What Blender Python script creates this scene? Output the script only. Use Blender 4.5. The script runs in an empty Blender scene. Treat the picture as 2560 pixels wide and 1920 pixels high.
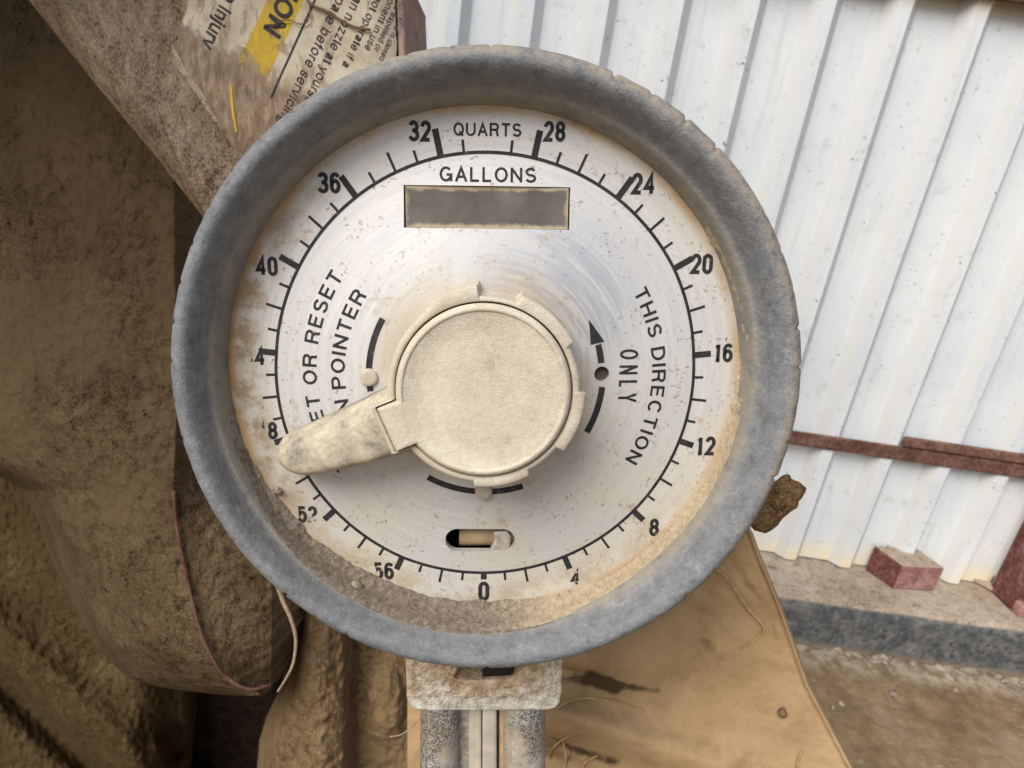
import bpy, bmesh, math, random
from mathutils import Vector, Matrix, noise

random.seed(7)
SC = bpy.context.scene
COL = SC.collection
PI = math.pi
rad = math.radians

# ------------------------------------------------------------------ camera
# camera axes (right, up, back) in world space; the camera looks along +Y, 21 deg down, slightly rolled
CAMH = 0.93
CAM = Matrix(((0.98942, -0.14510, 0.0), (0.05154, 0.35146, -0.93478), (0.13564, 0.92490, 0.35522)))
CAM = CAM.to_quaternion().to_matrix()
# camera columns: right = CAM@x, up = CAM@y, back = CAM@z
FPX = 1600.0
cam_d = bpy.data.cameras.new('camera')
cam = bpy.data.objects.new('camera', cam_d)
COL.objects.link(cam)
cam.matrix_world = Matrix.Translation((0, 0, CAMH)) @ CAM.to_4x4()
cam_d.sensor_width = 36.0
cam_d.lens = FPX / 2560.0 * 36.0
cam_d.clip_start = 0.01
cam_d.clip_end = 200.0
cam_d.dof.use_dof = True
cam_d.dof.focus_distance = 0.168
cam_d.dof.aperture_fstop = 34.0
SC.camera = cam

# ------------------------------------------------------------------ light
SUN_EL, SUN_AZ = 47.0, 217.0          # azimuth clockwise from +Y: behind the camera, to its left
world = bpy.data.worlds.new('World')
SC.world = world
world.use_nodes = True
wn = world.node_tree
wn.nodes.clear()
sky = wn.nodes.new('ShaderNodeTexSky')
sky.sky_type = 'NISHITA'
sky.sun_disc = False
sky.sun_elevation = rad(SUN_EL)
sky.sun_rotation = rad(SUN_AZ)
sky.dust_density = 3.0
bg = wn.nodes.new('ShaderNodeBackground')
bg.inputs['Strength'].default_value = 0.05
wo = wn.nodes.new('ShaderNodeOutputWorld')
wn.links.new(sky.outputs[0], bg.inputs[0])
wn.links.new(bg.outputs[0], wo.inputs[0])
sun_d = bpy.data.lights.new('sun', 'SUN')
sun_d.energy = 1.5
sun_d.angle = rad(40)
sun_d.color = (1.0, 0.97, 0.91)
sun = bpy.data.objects.new('sun', sun_d)
COL.objects.link(sun)
sd = Vector((math.sin(rad(SUN_AZ)) * math.cos(rad(SUN_EL)), math.cos(rad(SUN_AZ)) * math.cos(rad(SUN_EL)), math.sin(rad(SUN_EL))))
sun.rotation_euler = sd.to_track_quat('Z', 'Y').to_euler()
SC.view_settings.view_transform = 'Standard'
SC.view_settings.look = 'None'
SC.view_settings.gamma = 1.0
SC.view_settings.use_curve_mapping = False
SC.view_settings.exposure = 1.20

# ------------------------------------------------------------------ helpers
DK = 2560.0 / 2212.0                  # display pixel of my measuring view -> photo pixel


def ray(px, py):
    return CAM @ Vector((px - 1280.0, -(py - 960.0), -FPX))


ORG = Vector((0, 0, CAMH))


def at_depth(px, py, d):
    return ORG + ray(px, py) * (d / FPX)


def dd(x, y, d):
    return at_depth(x * DK, y * DK, d)


def on_y(px, py, Y):
    r = ray(px, py)
    return ORG + r * (Y / r.y)


def on_z(px, py, Z):
    r = ray(px, py)
    return ORG + r * ((Z - CAMH) / r.z)


def sstep(a, b, x):
    t = max(0.0, min(1.0, (x - a) / (b - a)))
    return t * t * (3 - 2 * t)


def lerp(a, b, t):
    return a + (b - a) * t


def interp(rows, y):
    """rows: list of tuples sorted on [0]; linear interpolation"""
    if y <= rows[0][0]:
        return rows[0]
    for a, b in zip(rows, rows[1:]):
        if y <= b[0]:
            t = (y - a[0]) / (b[0] - a[0])
            return tuple(lerp(p, q, t) for p, q in zip(a, b))
    return rows[-1]


def fbm(v, octs=4):
    s, a, f = 0.0, 1.0, 1.0
    for _ in range(octs):
        s += a * noise.noise(v * f)
        a *= 0.5
        f *= 2.03
    return s


def make(name, verts, faces, material, parent=None, smooth=True):
    me = bpy.data.meshes.new(name)
    me.from_pydata([tuple(v) for v in verts], [], faces)
    me.update()
    return make_me(name, me, material, parent, smooth)


def make_me(name, me, material, parent=None, smooth=True):
    if smooth:
        me.polygons.foreach_set('use_smooth', [True] * len(me.polygons))
    ob = bpy.data.objects.new(name, me)
    COL.objects.link(ob)
    if material:
        me.materials.clear()
        for m in (material if isinstance(material, (list, tuple)) else [material]):
            me.materials.append(m)
    if parent:
        ob.parent = parent
    return ob


def empty(name, M=None):
    o = bpy.data.objects.new(name, None)
    o.empty_display_size = 0.01
    COL.objects.link(o)
    if M is not None:
        o.matrix_world = M
    return o


def tag(o, label=None, cat=None, group=None, kind=None):
    if label:
        o['label'] = label
    if cat:
        o['category'] = cat
    if group:
        o['group'] = group
    if kind:
        o['kind'] = kind
    return o


def grid_faces(nx, ny, wrap=False):
    f = []
    for j in range(ny - 1):
        for i in range(nx - 1 if not wrap else nx):
            a = j * nx + i
            b = j * nx + (i + 1) % nx
            f.append((a, b, b + nx, a + nx))
    return f


def bevel_mod(ob, w, seg=2, ang=35):
    m = ob.modifiers.new('bevel', 'BEVEL')
    m.width = w
    m.segments = seg
    m.limit_method = 'ANGLE'
    m.angle_limit = rad(ang)
    return ob


def prism(name, poly, z0, z1, material, parent=None, bev=0.0, seg=2, smooth=False):
    """poly: list of 2D points (ccw), extruded z0..z1"""
    n = len(poly)
    v = [(x, y, z0) for x, y in poly] + [(x, y, z1) for x, y in poly]
    f = [tuple(range(n - 1, -1, -1)), tuple(range(n, 2 * n))]
    f += [(i, (i + 1) % n, n + (i + 1) % n, n + i) for i in range(n)]
    ob = make(name, v, f, material, parent, smooth)
    if bev:
        bevel_mod(ob, bev, seg)
    return ob


def box_w(name, a, b, material, parent=None, bev=0.0, jit=0.0):
    """world box between corners"""
    x0, y0, z0 = a
    x1, y1, z1 = b
    v = [(x0, y0, z0), (x1, y0, z0), (x1, y1, z0), (x0, y1, z0), (x0, y0, z1), (x1, y0, z1), (x1, y1, z1), (x0, y1, z1)]
    f = [(3, 2, 1, 0), (4, 5, 6, 7), (0, 1, 5, 4), (1, 2, 6, 5), (2, 3, 7, 6), (3, 0, 4, 7)]
    ob = make(name, v, f, material, parent, False)
    if bev:
        bevel_mod(ob, bev)
    return ob


def tube(name, pts, radii, material, parent=None, seg=8):
    """tube along points, radius per point"""
    P = [Vector(p) for p in pts]
    if not isinstance(radii, (list, tuple)):
        radii = [radii] * len(P)
    v, f = [], []
    up = Vector((0.13, 0.31, 0.94))
    for i, p in enumerate(P):
        t = (P[min(i + 1, len(P) - 1)] - P[max(i - 1, 0)]).normalized()
        s = t.cross(up)
        if s.length < 1e-4:
            s = t.cross(Vector((1, 0, 0)))
        s.normalize()
        u = s.cross(t)
        for k in range(seg):
            a = 2 * PI * k / seg
            v.append(p + (s * math.cos(a) + u * math.sin(a)) * radii[i])
    f = grid_faces(seg, len(P), True)
    f.append(tuple(range(seg - 1, -1, -1)))
    f.append(tuple(range((len(P) - 1) * seg, len(P) * seg)))
    return make(name, v, f, material, parent)


def spline(pts, n=40):
    """Catmull-Rom through points"""
    P = [Vector(p) for p in pts]
    P = [P[0] * 2 - P[1]] + P + [P[-1] * 2 - P[-2]]
    out = []
    m = len(P) - 3
    for k in range(n + 1):
        t = k / n * m
        i = min(int(t), m - 1)
        u = t - i
        a, b, c, d = P[i:i + 4]
        out.append(0.5 * ((2 * b) + (c - a) * u + (2 * a - 5 * b + 4 * c - d) * u * u + (3 * b - a - 3 * c + d) * u ** 3))
    return out


def evaluated(ob):
    bpy.context.view_layer.update()
    dg = bpy.context.evaluated_depsgraph_get()
    return bpy.data.meshes.new_from_object(ob.evaluated_get(dg))


# letter outlines (a plain grotesque drawn as polygons, 254 units cap height): char -> (advance, contours)
import json
GLYPHS = json.loads('''{"0":[227,[[113,-3,100,-2,87,0,76,5,65,12,56,21,47,31,40,43,34,57,30,72,27,89,25,107,24,127,25,147,27,165,30,182,40,211,48,223,56,234,65,242,76,249,87,254,100,257,113,258,127,257,139,254,151,249,161,242,171,234,179,223,186,211,192,197,197,182,200,165,202,147,203,127,202,107,200,89,197,72,192,57,186,43,179,31,171,21,162,12,151,5,140,0,127,-2],[113,25,122,26,131,28,145,37,157,52,161,61,165,72,168,84,170,97,172,127,170,157,168,170,165,182,157,203,145,218,131,227,122,229,113,230,104,229,96,227,88,223,75,211,70,203,65,193,56,157,55,143,55,111,56,97,65,61,75,44,88,32,96,28,104,26]]],"1":[227,[[38,0,38,27,195,27,195,0],[138,254,138,0,106,0,106,224,105,224,43,179,43,213,99,254]]],"2":[227,[[32,0,32,24,117,114,146,147,149,153,153,158,157,204,142,222,131,227,112,230,98,228,86,224,69,207,65,195,64,181,33,181,33,192,35,202,43,221,55,237,63,243,72,248,81,252,91,255,101,257,112,258,124,257,134,255,144,252,153,248,161,243,169,237,181,223,185,214,188,205,190,196,191,186,188,166,179,145,174,137,168,129,153,111,144,101,133,90,76,30,76,28,195,28,195,0]]],"3":[227,[[98,-3,76,1,57,9,41,21,35,29,30,37,26,46,23,55,22,66,55,66,57,54,67,39,77,32,95,26,117,25,138,30,149,37,157,46,163,58,165,72,163,86,150,109,130,120,121,122,101,124,78,124,78,150,144,224,144,226,35,226,35,254,186,254,186,230,106,139,106,144,119,145,132,144,144,142,154,138,164,133,172,127,179,119,185,111,190,102,194,93,196,83,196,62,194,51,190,42,185,33,179,25,172,18,164,12,154,6,144,2,133,-1,121,-3]]],"4":[227,[[20,53,20,79,123,254,155,254,54,83,54,81,207,81,207,53],[141,0,141,159,171,159,171,0]]],"5":[227,[[100,-3,89,-1,79,2,61,10,41,30,33,47,31,56,30,65,61,65,69,44,118,25,132,29,144,36,157,52,164,81,162,97,157,111,153,117,143,127,124,137,117,138,78,132,64,123,34,126,48,254,183,254,183,226,75,226,67,151,101,166,131,165,139,163,161,153,178,137,192,108,195,91,195,70,193,58,189,48,184,38,178,29,171,21,163,14,154,8,144,3,134,-1,123,-3]]],"6":[227,[[102,-3,91,-1,71,7,62,13,48,28,42,37,34,58,32,69,32,90,36,109,51,142,59,156,69,170,126,254,161,254,75,131,73,131,94,152,139,155,149,152,166,142,173,136,185,120,189,111,192,101,194,90,194,67,192,56,184,36,178,28,164,13,155,7,146,3,135,-1,125,-3],[113,24,127,26,145,35,154,45,160,57,164,79,162,94,145,122,127,131,113,133,99,131,81,122,66,101,62,79,66,57,81,35,99,26]]],"7":[227,[[48,0,162,224,162,226,31,226,31,254,195,254,195,224,82,0]]],"8":[227,[[101,-3,89,-1,78,2,68,6,58,11,43,23,37,31,32,39,29,48,27,58,26,68,26,76,30,91,45,116,56,125,69,131,76,133,67,136,59,141,52,147,46,154,41,162,38,171,36,180,35,190,36,200,38,209,41,217,45,225,57,239,73,249,82,253,92,256,113,258,134,256,144,253,153,249,169,239,181,225,185,217,188,209,190,200,191,190,190,180,188,171,185,162,180,154,174,147,167,141,150,133,157,131,176,121,194,98,197,91,200,76,200,58,198,48,194,39,189,31,183,23,168,11,158,6,148,2,137,-1,126,-3],[121,25,129,26,148,33,158,41,167,57,167,83,153,104,135,114,113,118,91,114,73,104,59,83,61,51,68,41,78,33,97,26,105,25],[142,153,154,165,160,188,151,215,138,225,72,210,66,188,72,165,79,157,100,146]]],"9":[227,[[113,258,125,257,135,255,146,252,155,247,164,241,178,226,184,217,189,207,192,197,194,185,194,164,190,145,175,112,158,84,100,0,65,0,151,124,154,124,109,97,98,98,87,100,78,103,69,107,60,112,41,134,37,144,34,154,32,164,32,187,34,198,38,209,42,218,48,227,55,235,71,247,81,252,91,255,102,257],[106,230,87,223,77,215,69,204,64,191,63,168,66,154,82,132,99,123,127,123,145,132,154,142,162,160,164,175,150,215,120,230]]],"A":[240,[[8,0,101,254,138,254,231,0,198,0,144,151,121,224,116,239,123,239,118,224,114,209,98,158,95,151,43,0],[55,71,55,99,185,99,185,71]]],"C":[255,[[134,-3,118,-2,103,1,88,6,75,12,63,21,52,32,43,44,35,58,28,73,24,90,21,108,20,127,21,146,24,165,28,181,35,197,43,210,52,223,63,233,75,242,88,249,103,254,118,257,134,258,161,255,178,249,194,241,214,224,224,209,232,193,236,174,204,174,198,192,183,211,163,223,122,227,111,225,101,221,92,216,83,210,75,202,68,192,62,182,54,157,52,143,52,111,54,97,58,84,63,72,68,62,75,53,83,45,92,38,101,33,112,29,122,27,134,26,169,34,179,40,198,62,204,80,236,80,232,62,224,45,214,31,187,9,179,5,153,-2,143,-3]]],"D":[251,[[109,0,48,0,48,29,122,29,136,31,148,35,159,40,169,47,177,55,184,64,194,86,197,99,199,113,200,128,199,142,197,156,194,169,190,180,184,191,177,200,169,208,160,214,149,219,138,223,125,225,110,226,47,226,47,254,113,254,131,253,147,251,162,246,176,239,189,231,200,221,209,209,217,196,223,181,227,164,230,147,231,128,230,109,227,91,223,74,217,59,209,46,199,34,188,24,175,15,161,9,145,4,128,1],[62,254,62,0,30,0,30,254]]],"E":[209,[[30,0,30,254,186,254,186,226,62,226,62,143,178,143,178,114,62,114,62,29,188,29,188,0]]],"G":[260,[[134,-3,118,-2,102,1,88,6,75,13,63,21,52,32,42,44,28,73,24,90,21,108,20,127,21,146,24,165,28,181,35,197,42,210,52,223,62,233,74,242,88,249,102,254,117,257,132,258,152,256,170,252,187,245,202,235,220,216,225,208,229,200,235,183,237,174,204,174,194,197,122,227,111,225,101,221,92,216,83,210,75,202,68,193,62,182,54,157,52,143,52,111,54,97,58,84,63,72,68,62,75,53,83,45,92,38,102,33,112,29,123,27,134,26,145,27,155,29,164,32,172,36,180,41,187,47,193,54,198,62,202,70,205,80,207,90,207,101,217,100,141,100,141,128,239,128,239,100,238,85,236,71,231,58,225,45,218,34,209,25,199,16,188,9,176,4,163,0,149,-3]]],"H":[258,[[30,0,30,254,62,254,62,144,196,144,196,254,228,254,228,0,196,0,196,116,62,116,62,0]]],"I":[92,[[31,0,61,0,61,254,31,254]]],"L":[196,[[30,0,30,254,62,254,62,29,181,29,181,0]]],"M":[314,[[30,0,30,254,76,254,139,94,161,24,154,24,176,94,238,254,284,254,284,0,252,0,253,229,256,229,228,145,171,0,143,0,85,145,56,229,59,229,61,0]]],"N":[262,[[30,0,30,254,68,254,172,91,207,27,202,27,199,254,232,254,232,0,193,0,101,145,78,183,54,226,60,227,60,209,61,200,61,184,62,0]]],"O":[267,[[133,-3,118,-2,103,1,88,6,75,12,63,21,52,32,43,44,35,58,28,73,24,90,21,108,20,127,21,146,24,165,28,181,35,197,43,210,52,223,63,233,75,242,88,249,103,254,118,257,133,258,149,257,164,254,179,249,192,242,204,233,215,223,224,210,232,197,238,181,243,165,246,146,247,127,246,108,243,90,238,73,232,58,224,44,215,32,204,21,192,12,179,6,164,1,149,-2],[133,26,145,27,155,29,165,33,175,38,184,44,198,61,204,72,209,84,212,97,214,111,215,127,214,143,212,157,209,170,204,182,198,193,184,210,175,216,165,221,155,225,145,227,133,228,122,227,112,225,102,221,92,216,83,210,75,202,69,193,63,182,58,170,54,157,52,143,52,111,54,97,58,84,63,72,75,52,92,38,102,33,112,29,122,27]]],"P":[222,[[30,0,30,254,132,254,144,252,156,248,166,244,175,238,183,231,190,223,195,215,199,205,202,195,204,185,204,163,202,152,199,142,195,133,190,124,183,116,175,109,156,99,144,96,132,94,118,93,55,93,55,121,116,121,134,123,142,125,149,128,159,136,167,147,172,166,167,201,154,216,142,222,126,226,62,226,62,0]]],"Q":[267,[[123,80,156,80,185,42,192,32,234,-24,200,-24,173,13,166,23],[133,-3,118,-2,103,1,88,6,75,12,63,21,52,32,43,44,35,58,28,73,24,90,21,108,20,127,21,146,24,165,28,181,35,197,43,210,52,223,63,233,75,242,88,249,103,254,118,257,133,258,149,257,164,254,179,249,192,242,204,233,215,223,224,210,232,197,238,181,243,165,246,146,247,127,246,108,243,90,238,73,232,58,224,44,215,32,204,21,192,12,179,6,164,1,149,-2],[133,26,145,27,155,29,165,33,175,38,184,44,198,61,204,72,209,84,212,97,214,111,215,127,214,143,212,157,209,170,204,182,198,193,184,210,175,216,165,221,155,225,145,227,133,228,122,227,112,225,102,221,92,216,83,210,75,202,69,193,63,182,58,170,54,157,52,143,52,111,54,97,58,84,63,72,75,52,92,38,102,33,112,29,122,27]]],"R":[224,[[30,0,30,254,132,254,145,252,156,249,167,244,176,239,190,225,195,217,202,198,204,187,205,176,204,165,202,154,199,145,195,136,190,127,183,120,175,114,156,104,145,101,132,99,48,99,48,128,126,128,135,129,149,133,164,145,167,150,171,162,173,176,164,208,155,216,149,220,142,223,134,224,126,226,62,226,62,0],[177,0,115,115,151,115,214,0]]],"S":[223,[[98,-4,86,-2,74,1,64,5,54,10,46,15,38,22,32,30,27,39,23,48,20,58,19,68,52,68,53,61,58,49,66,39,71,35,83,29,104,25,120,25,128,26,143,30,165,46,171,57,173,70,171,81,153,100,92,120,77,124,64,130,53,137,43,145,36,153,30,163,27,174,26,186,27,197,29,206,32,215,37,224,51,238,59,244,69,249,79,253,90,256,114,258,137,256,148,253,158,249,167,244,182,232,189,224,197,208,199,199,200,189,169,189,167,198,163,206,158,213,151,219,134,227,124,229,97,228,68,214,58,182,65,167,106,147,132,140,174,123,185,115,194,105,204,78,204,69,203,59,198,40,193,32,187,24,180,17,162,5,151,1,139,-2,126,-4]]],"T":[224,[[16,226,16,254,208,254,208,226,128,226,128,0,96,0,96,226]]],"U":[259,[[129,-4,115,-3,101,-1,89,3,77,8,66,14,57,22,49,30,42,40,37,51,33,62,31,74,30,87,30,254,62,254,62,89,64,72,70,57,86,38,101,30,119,26,140,26,157,30,172,38,179,44,184,50,192,64,196,80,196,254,229,254,229,87,228,74,226,62,222,51,210,30,192,14,182,8,170,3,157,-1,144,-3]]],"W":[343,[[78,0,8,254,41,254,82,98,88,73,89,66,91,60,98,20,95,20,109,85,110,92,112,98,153,254,190,254,231,98,249,20,244,20,245,27,247,33,249,47,251,53,252,60,254,66,255,73,261,98,302,254,335,254,265,0,228,0,184,161,168,237,175,237,167,197,166,188,164,179,161,170,159,161,115,0]]],"Y":[236,[[102,0,102,104,8,254,46,254,96,172,118,132,125,115,112,115,115,124,119,132,122,140,126,146,129,153,133,159,136,166,140,172,191,254,228,254,134,104,134,0]]],"a":[195,[[71,-4,63,-3,55,0,47,2,40,6,24,22,20,29,17,37,15,54,17,69,19,75,29,90,39,97,56,104,63,105,69,107,137,139,50,137,20,146,24,154,39,173,52,182,66,188,74,190,89,192,143,180,153,172,161,160,167,145,168,136,168,0,138,0,138,26,102,-2,88,-4],[93,23,101,24,108,26,114,29,124,37,132,47,138,69,138,95]]],"b":[212,[[115,-4,106,-4,92,-1,76,8,59,29,56,29,56,0,26,0,26,254,57,254,57,160,98,191,106,192,115,192,126,191,137,189,147,185,156,180,165,174,173,166,179,157,185,146,189,135,193,122,195,94,193,66,185,42,173,23,165,15,157,8,147,3,137,-1,126,-3],[110,23,119,24,140,33,150,44,158,58,163,75,164,85,164,104,163,114,155,138,146,151,134,160,126,163,110,165,94,163,87,160,75,151,66,139,62,131,58,114,56,95,58,75,60,66,66,50,70,43,75,37,87,28,102,24]]],"c":[198,[[91,-3,79,-1,58,8,49,15,41,23,34,32,28,43,23,54,20,66,18,80,17,94,18,108,20,122,23,134,28,146,34,156,41,165,49,173,58,180,79,189,91,191,153,178,179,145,181,138,151,131,132,158,117,164,95,164,86,162,79,159,67,150,62,144,54,129,50,112,48,94,50,75,54,59,62,44,67,38,79,29,86,26,95,24,152,59,181,51,158,14,148,7,124,-2]]],"d":[212,[[98,-4,86,-3,75,-1,65,3,56,8,47,15,33,32,27,42,23,54,20,66,18,80,17,94,18,109,20,122,23,135,27,146,33,157,47,174,56,180,65,185,75,189,86,191,98,192,106,192,114,191,121,189,155,160,155,254,186,254,186,0,156,0,156,29,153,29,136,8,114,-3,106,-4],[102,23,111,24,125,28,132,32,142,43,150,58,154,75,156,95,154,114,150,131,146,139,132,156,118,163,102,165,86,163,72,156,62,145,54,131,50,114,48,95,50,75,54,58,62,44,67,38,79,29,86,26,94,24]]],"e":[202,[[106,-4,93,-3,80,-1,69,3,58,8,49,15,41,23,34,32,28,42,23,54,20,66,18,79,17,93,18,108,20,121,23,133,28,145,33,155,40,165,48,173,58,180,68,185,78,189,90,191,118,191,133,187,153,176,160,170,175,150,179,141,182,131,184,121,186,97,186,85,37,85,37,110,169,110,155,101,153,119,146,141,137,152,131,157,111,165,94,165,73,157,62,147,54,135,48,113,48,79,52,61,55,53,59,46,69,35,82,27,90,25,153,53,182,45,180,38,177,32,162,14,141,2,133,-1,125,-3,116,-4]]],"f":[127,[[114,190,114,164,3,164,3,190],[40,0,40,216,42,231,48,243,52,248,62,256,80,264,121,260,114,234,91,237,71,0]]],"g":[213,[[93,-75,84,-74,67,-70,59,-67,41,-55,25,-35,51,-20,89,-48,103,-49,114,-48,124,-46,141,-38,147,-31,152,-23,155,-14,156,-3,156,34,153,34,120,5,97,2,86,3,76,5,56,13,48,19,40,27,33,35,23,56,20,68,18,81,17,96,18,110,20,123,23,135,27,147,33,157,40,166,48,174,56,180,66,185,76,189,87,191,98,192,106,192,114,191,121,189,154,159,157,159,157,190,186,190,186,-16,180,-36,175,-45,162,-59,154,-64,145,-68,136,-71,115,-75],[111,30,125,34,132,38,142,47,146,53,153,68,155,77,156,86,156,106,155,115,153,124,147,139,138,151,126,160,119,163,102,165,86,163,79,160,67,151,58,139,54,131,50,115,48,96,50,78,54,61,67,42,79,34,94,30]]],"h":[205,[[57,0,26,0,26,254,57,254,57,144,51,144,56,156,68,175,76,181,84,186,103,192,123,192,140,188,148,184,154,180,161,174,166,168,174,152,177,142,179,120,179,0,148,0,148,118,147,128,145,137,142,145,130,158,114,164,105,165,80,159,67,147,58,129,57,121]]],"i":[83,[[26,0,26,190,57,190,57,0],[42,221,30,259,42,262,54,259]]],"j":[83,[[26,190,57,190,57,-23,54,-38,51,-45,38,-61,26,-68,19,-70,11,-71,-5,-71,-5,-43,12,-42],[42,221,20,242,30,259,42,262,63,246,63,238,57,227]]],"l":[95,[[59,0,50,2,43,5,37,10,32,16,29,24,27,32,26,42,26,254,57,254,85,27,90,1]]],"m":[305,[[26,0,26,190,56,190,56,148,54,148,62,168,75,182,86,188,120,192,129,190,137,186,150,174,158,157,160,147,156,147,158,154,164,166,178,181,226,193,242,189,249,186,261,177,266,171,274,156,278,138,278,0,248,0,248,127,247,136,245,145,241,151,236,156,224,163,217,165,175,150,170,140,168,0,137,0,137,130,134,144,131,150,126,156,121,160,115,163,107,165,70,154,58,133,57,0]]],"n":[205,[[57,0,26,0,26,190,56,190,56,144,51,144,56,156,68,175,76,181,84,186,103,192,123,192,140,188,154,180,166,168,174,152,178,132,179,120,179,0,148,0,148,118,147,128,145,137,142,145,130,158,114,164,105,165,80,159,67,147,58,129,57,121]]],"o":[208,[[104,-4,91,-3,79,-1,58,8,49,15,41,23,34,32,28,43,23,54,20,66,18,80,17,94,18,108,20,122,23,134,28,146,34,156,41,165,49,173,58,180,79,189,91,191,104,192,116,191,128,189,139,185,149,180,159,173,167,165,174,156,180,146,188,122,190,108,191,94,190,80,188,66,180,43,174,32,167,23,159,15,149,8,139,3,128,-1,116,-3],[104,23,113,24,121,26,129,29,141,38,146,44,154,59,158,75,160,94,158,112,154,129,146,144,141,150,129,159,121,162,113,164,104,165,95,164,86,162,79,159,67,150,62,144,54,129,50,112,48,94,50,75,54,59,62,44,67,38,79,29,86,26,95,24]]],"p":[212,[[26,-71,26,190,56,190,56,160,59,160,98,191,106,192,115,192,126,191,137,189,147,185,156,180,165,174,173,166,179,157,185,146,189,135,193,122,195,94,193,66,185,42,173,23,165,15,157,8,147,3,137,-1,126,-3,115,-4,106,-4,92,-1,76,8,57,29,57,-71],[110,23,119,24,140,33,150,44,158,58,163,75,164,85,164,104,163,114,155,138,146,151,134,160,126,163,110,165,94,163,87,160,75,151,66,139,62,131,58,114,56,95,58,75,60,66,66,50,70,43,75,37,87,28,102,24]]],"r":[130,[[26,0,26,190,56,190,56,160,58,160,61,167,70,179,76,184,90,190,98,192,122,192,122,161,97,163,85,160,70,151,60,137,57,0]]],"s":[182,[[81,-4,72,-3,64,-1,42,9,26,25,20,39,18,47,47,53,49,46,57,34,62,30,68,27,82,23,100,23,116,27,122,31,131,40,134,56,106,78,75,85,52,93,43,98,36,104,31,111,27,119,24,127,23,137,24,145,33,166,43,177,58,185,66,188,84,192,103,192,112,191,120,189,134,183,145,175,160,152,162,145,134,139,116,162,102,166,86,166,71,162,65,158,57,150,54,139,56,129,86,111,115,105,127,101,137,97,146,92,153,86,159,79,165,63,166,53,165,45,163,37,160,30,151,17,138,7,130,3,121,0,102,-4]]],"t":[114,[[102,190,102,164,3,164,3,190],[32,236,63,236,101,27,107,1,73,-1,62,1,53,5,46,11,40,18,36,26,33,36,32,46]]],"u":[205,[[91,-3,73,-1,57,5,44,15,35,29,31,38,28,47,26,69,26,190,57,190,57,72,58,62,60,52,63,44,68,37,82,28,91,26,107,25,119,28,130,34,142,48,148,68,148,190,179,190,179,0,149,0,149,46,154,46,149,34,143,23,129,8,111,0,101,-2]]],"v":[195,[[81,0,9,190,42,190,83,78,86,69,88,60,91,52,93,43,96,35,100,18,103,10,92,10,112,78,152,190,186,190,113,0]]],"w":[284,[[69,0,11,190,44,190,67,107,69,98,72,89,74,79,80,57,88,21,82,21,88,45,90,56,93,67,95,78,103,107,126,190,158,190,181,107,186,88,188,78,191,68,193,57,199,33,201,21,196,21,198,33,204,57,206,68,212,88,214,98,217,107,240,190,272,190,215,0,184,0,159,86,138,169,145,169,129,106,124,86,99,0]]],"x":[189,[[10,0,86,109,86,86,14,190,50,190,74,153,104,103,88,103,117,153,141,190,176,190,104,84,104,107,179,0,143,0,86,91,102,91,99,85,95,80,46,0]]],"y":[195,[[24,-69,31,-43,81,-1,9,190,42,190,83,78,86,69,88,60,91,52,93,43,96,35,100,18,103,10,92,10,112,78,153,190,186,190,102,-29,96,-43,88,-54,80,-62,70,-68,46,-73]]],"z":[190,[[21,0,21,23,127,160,127,161,24,161,24,190,166,190,166,165,63,30,63,28,169,28,169,0]]]}''')
CAPH = 254.0


def text_mesh(body, bold=0.0, spacing=1.0, shear=0.0):
    """returns (verts2d, faces, minx, maxx, miny, maxy); cap height = 0.727"""
    cu = bpy.data.curves.new('txt', 'CURVE')
    cu.dimensions = '2D'
    cu.fill_mode = 'BOTH'
    k = .727 / CAPH
    x = 0.0
    for c in body:
        if c == ' ':
            x += 95 * spacing * k
            continue
        adv, loops = GLYPHS[c]
        for l in loops:
            n = len(l) // 2
            sp = cu.splines.new('POLY')
            sp.points.add(n - 1)
            sp.use_cyclic_u = True
            for i in range(n):
                sp.points[i].co = (x + (l[2 * i] + shear * l[2 * i + 1]) * k, l[2 * i + 1] * k, 0, 1)
        x += adv * spacing * k
    cu.offset = bold
    ob = bpy.data.objects.new('txt', cu)
    COL.objects.link(ob)
    me = evaluated(ob)
    v = [(q.co.x, q.co.y) for q in me.vertices]
    f = [tuple(p.vertices) for p in me.polygons]
    bpy.data.objects.remove(ob)
    bpy.data.curves.remove(cu)
    bpy.data.meshes.remove(me)
    xs = [q[0] for q in v]
    ys = [q[1] for q in v]
    return v, f, min(xs), max(xs), min(ys), max(ys)

# stroke letters for the printed dial: centre lines in a unit box, thickened into ribbons of even weight
def ell(cx, cy, rx, ry, a0, a1, n=18):
    return [(cx + rx * math.cos(rad(lerp(a0, a1, i / n))), cy + ry * math.sin(rad(lerp(a0, a1, i / n)))) for i in range(n + 1)]


def oval(ry):
    return ell(.5, 1 - ry, .5, ry, 0, 180, 16) + ell(.5, ry, .5, ry, 180, 360, 16) + [(1, 1 - ry)]


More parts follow.
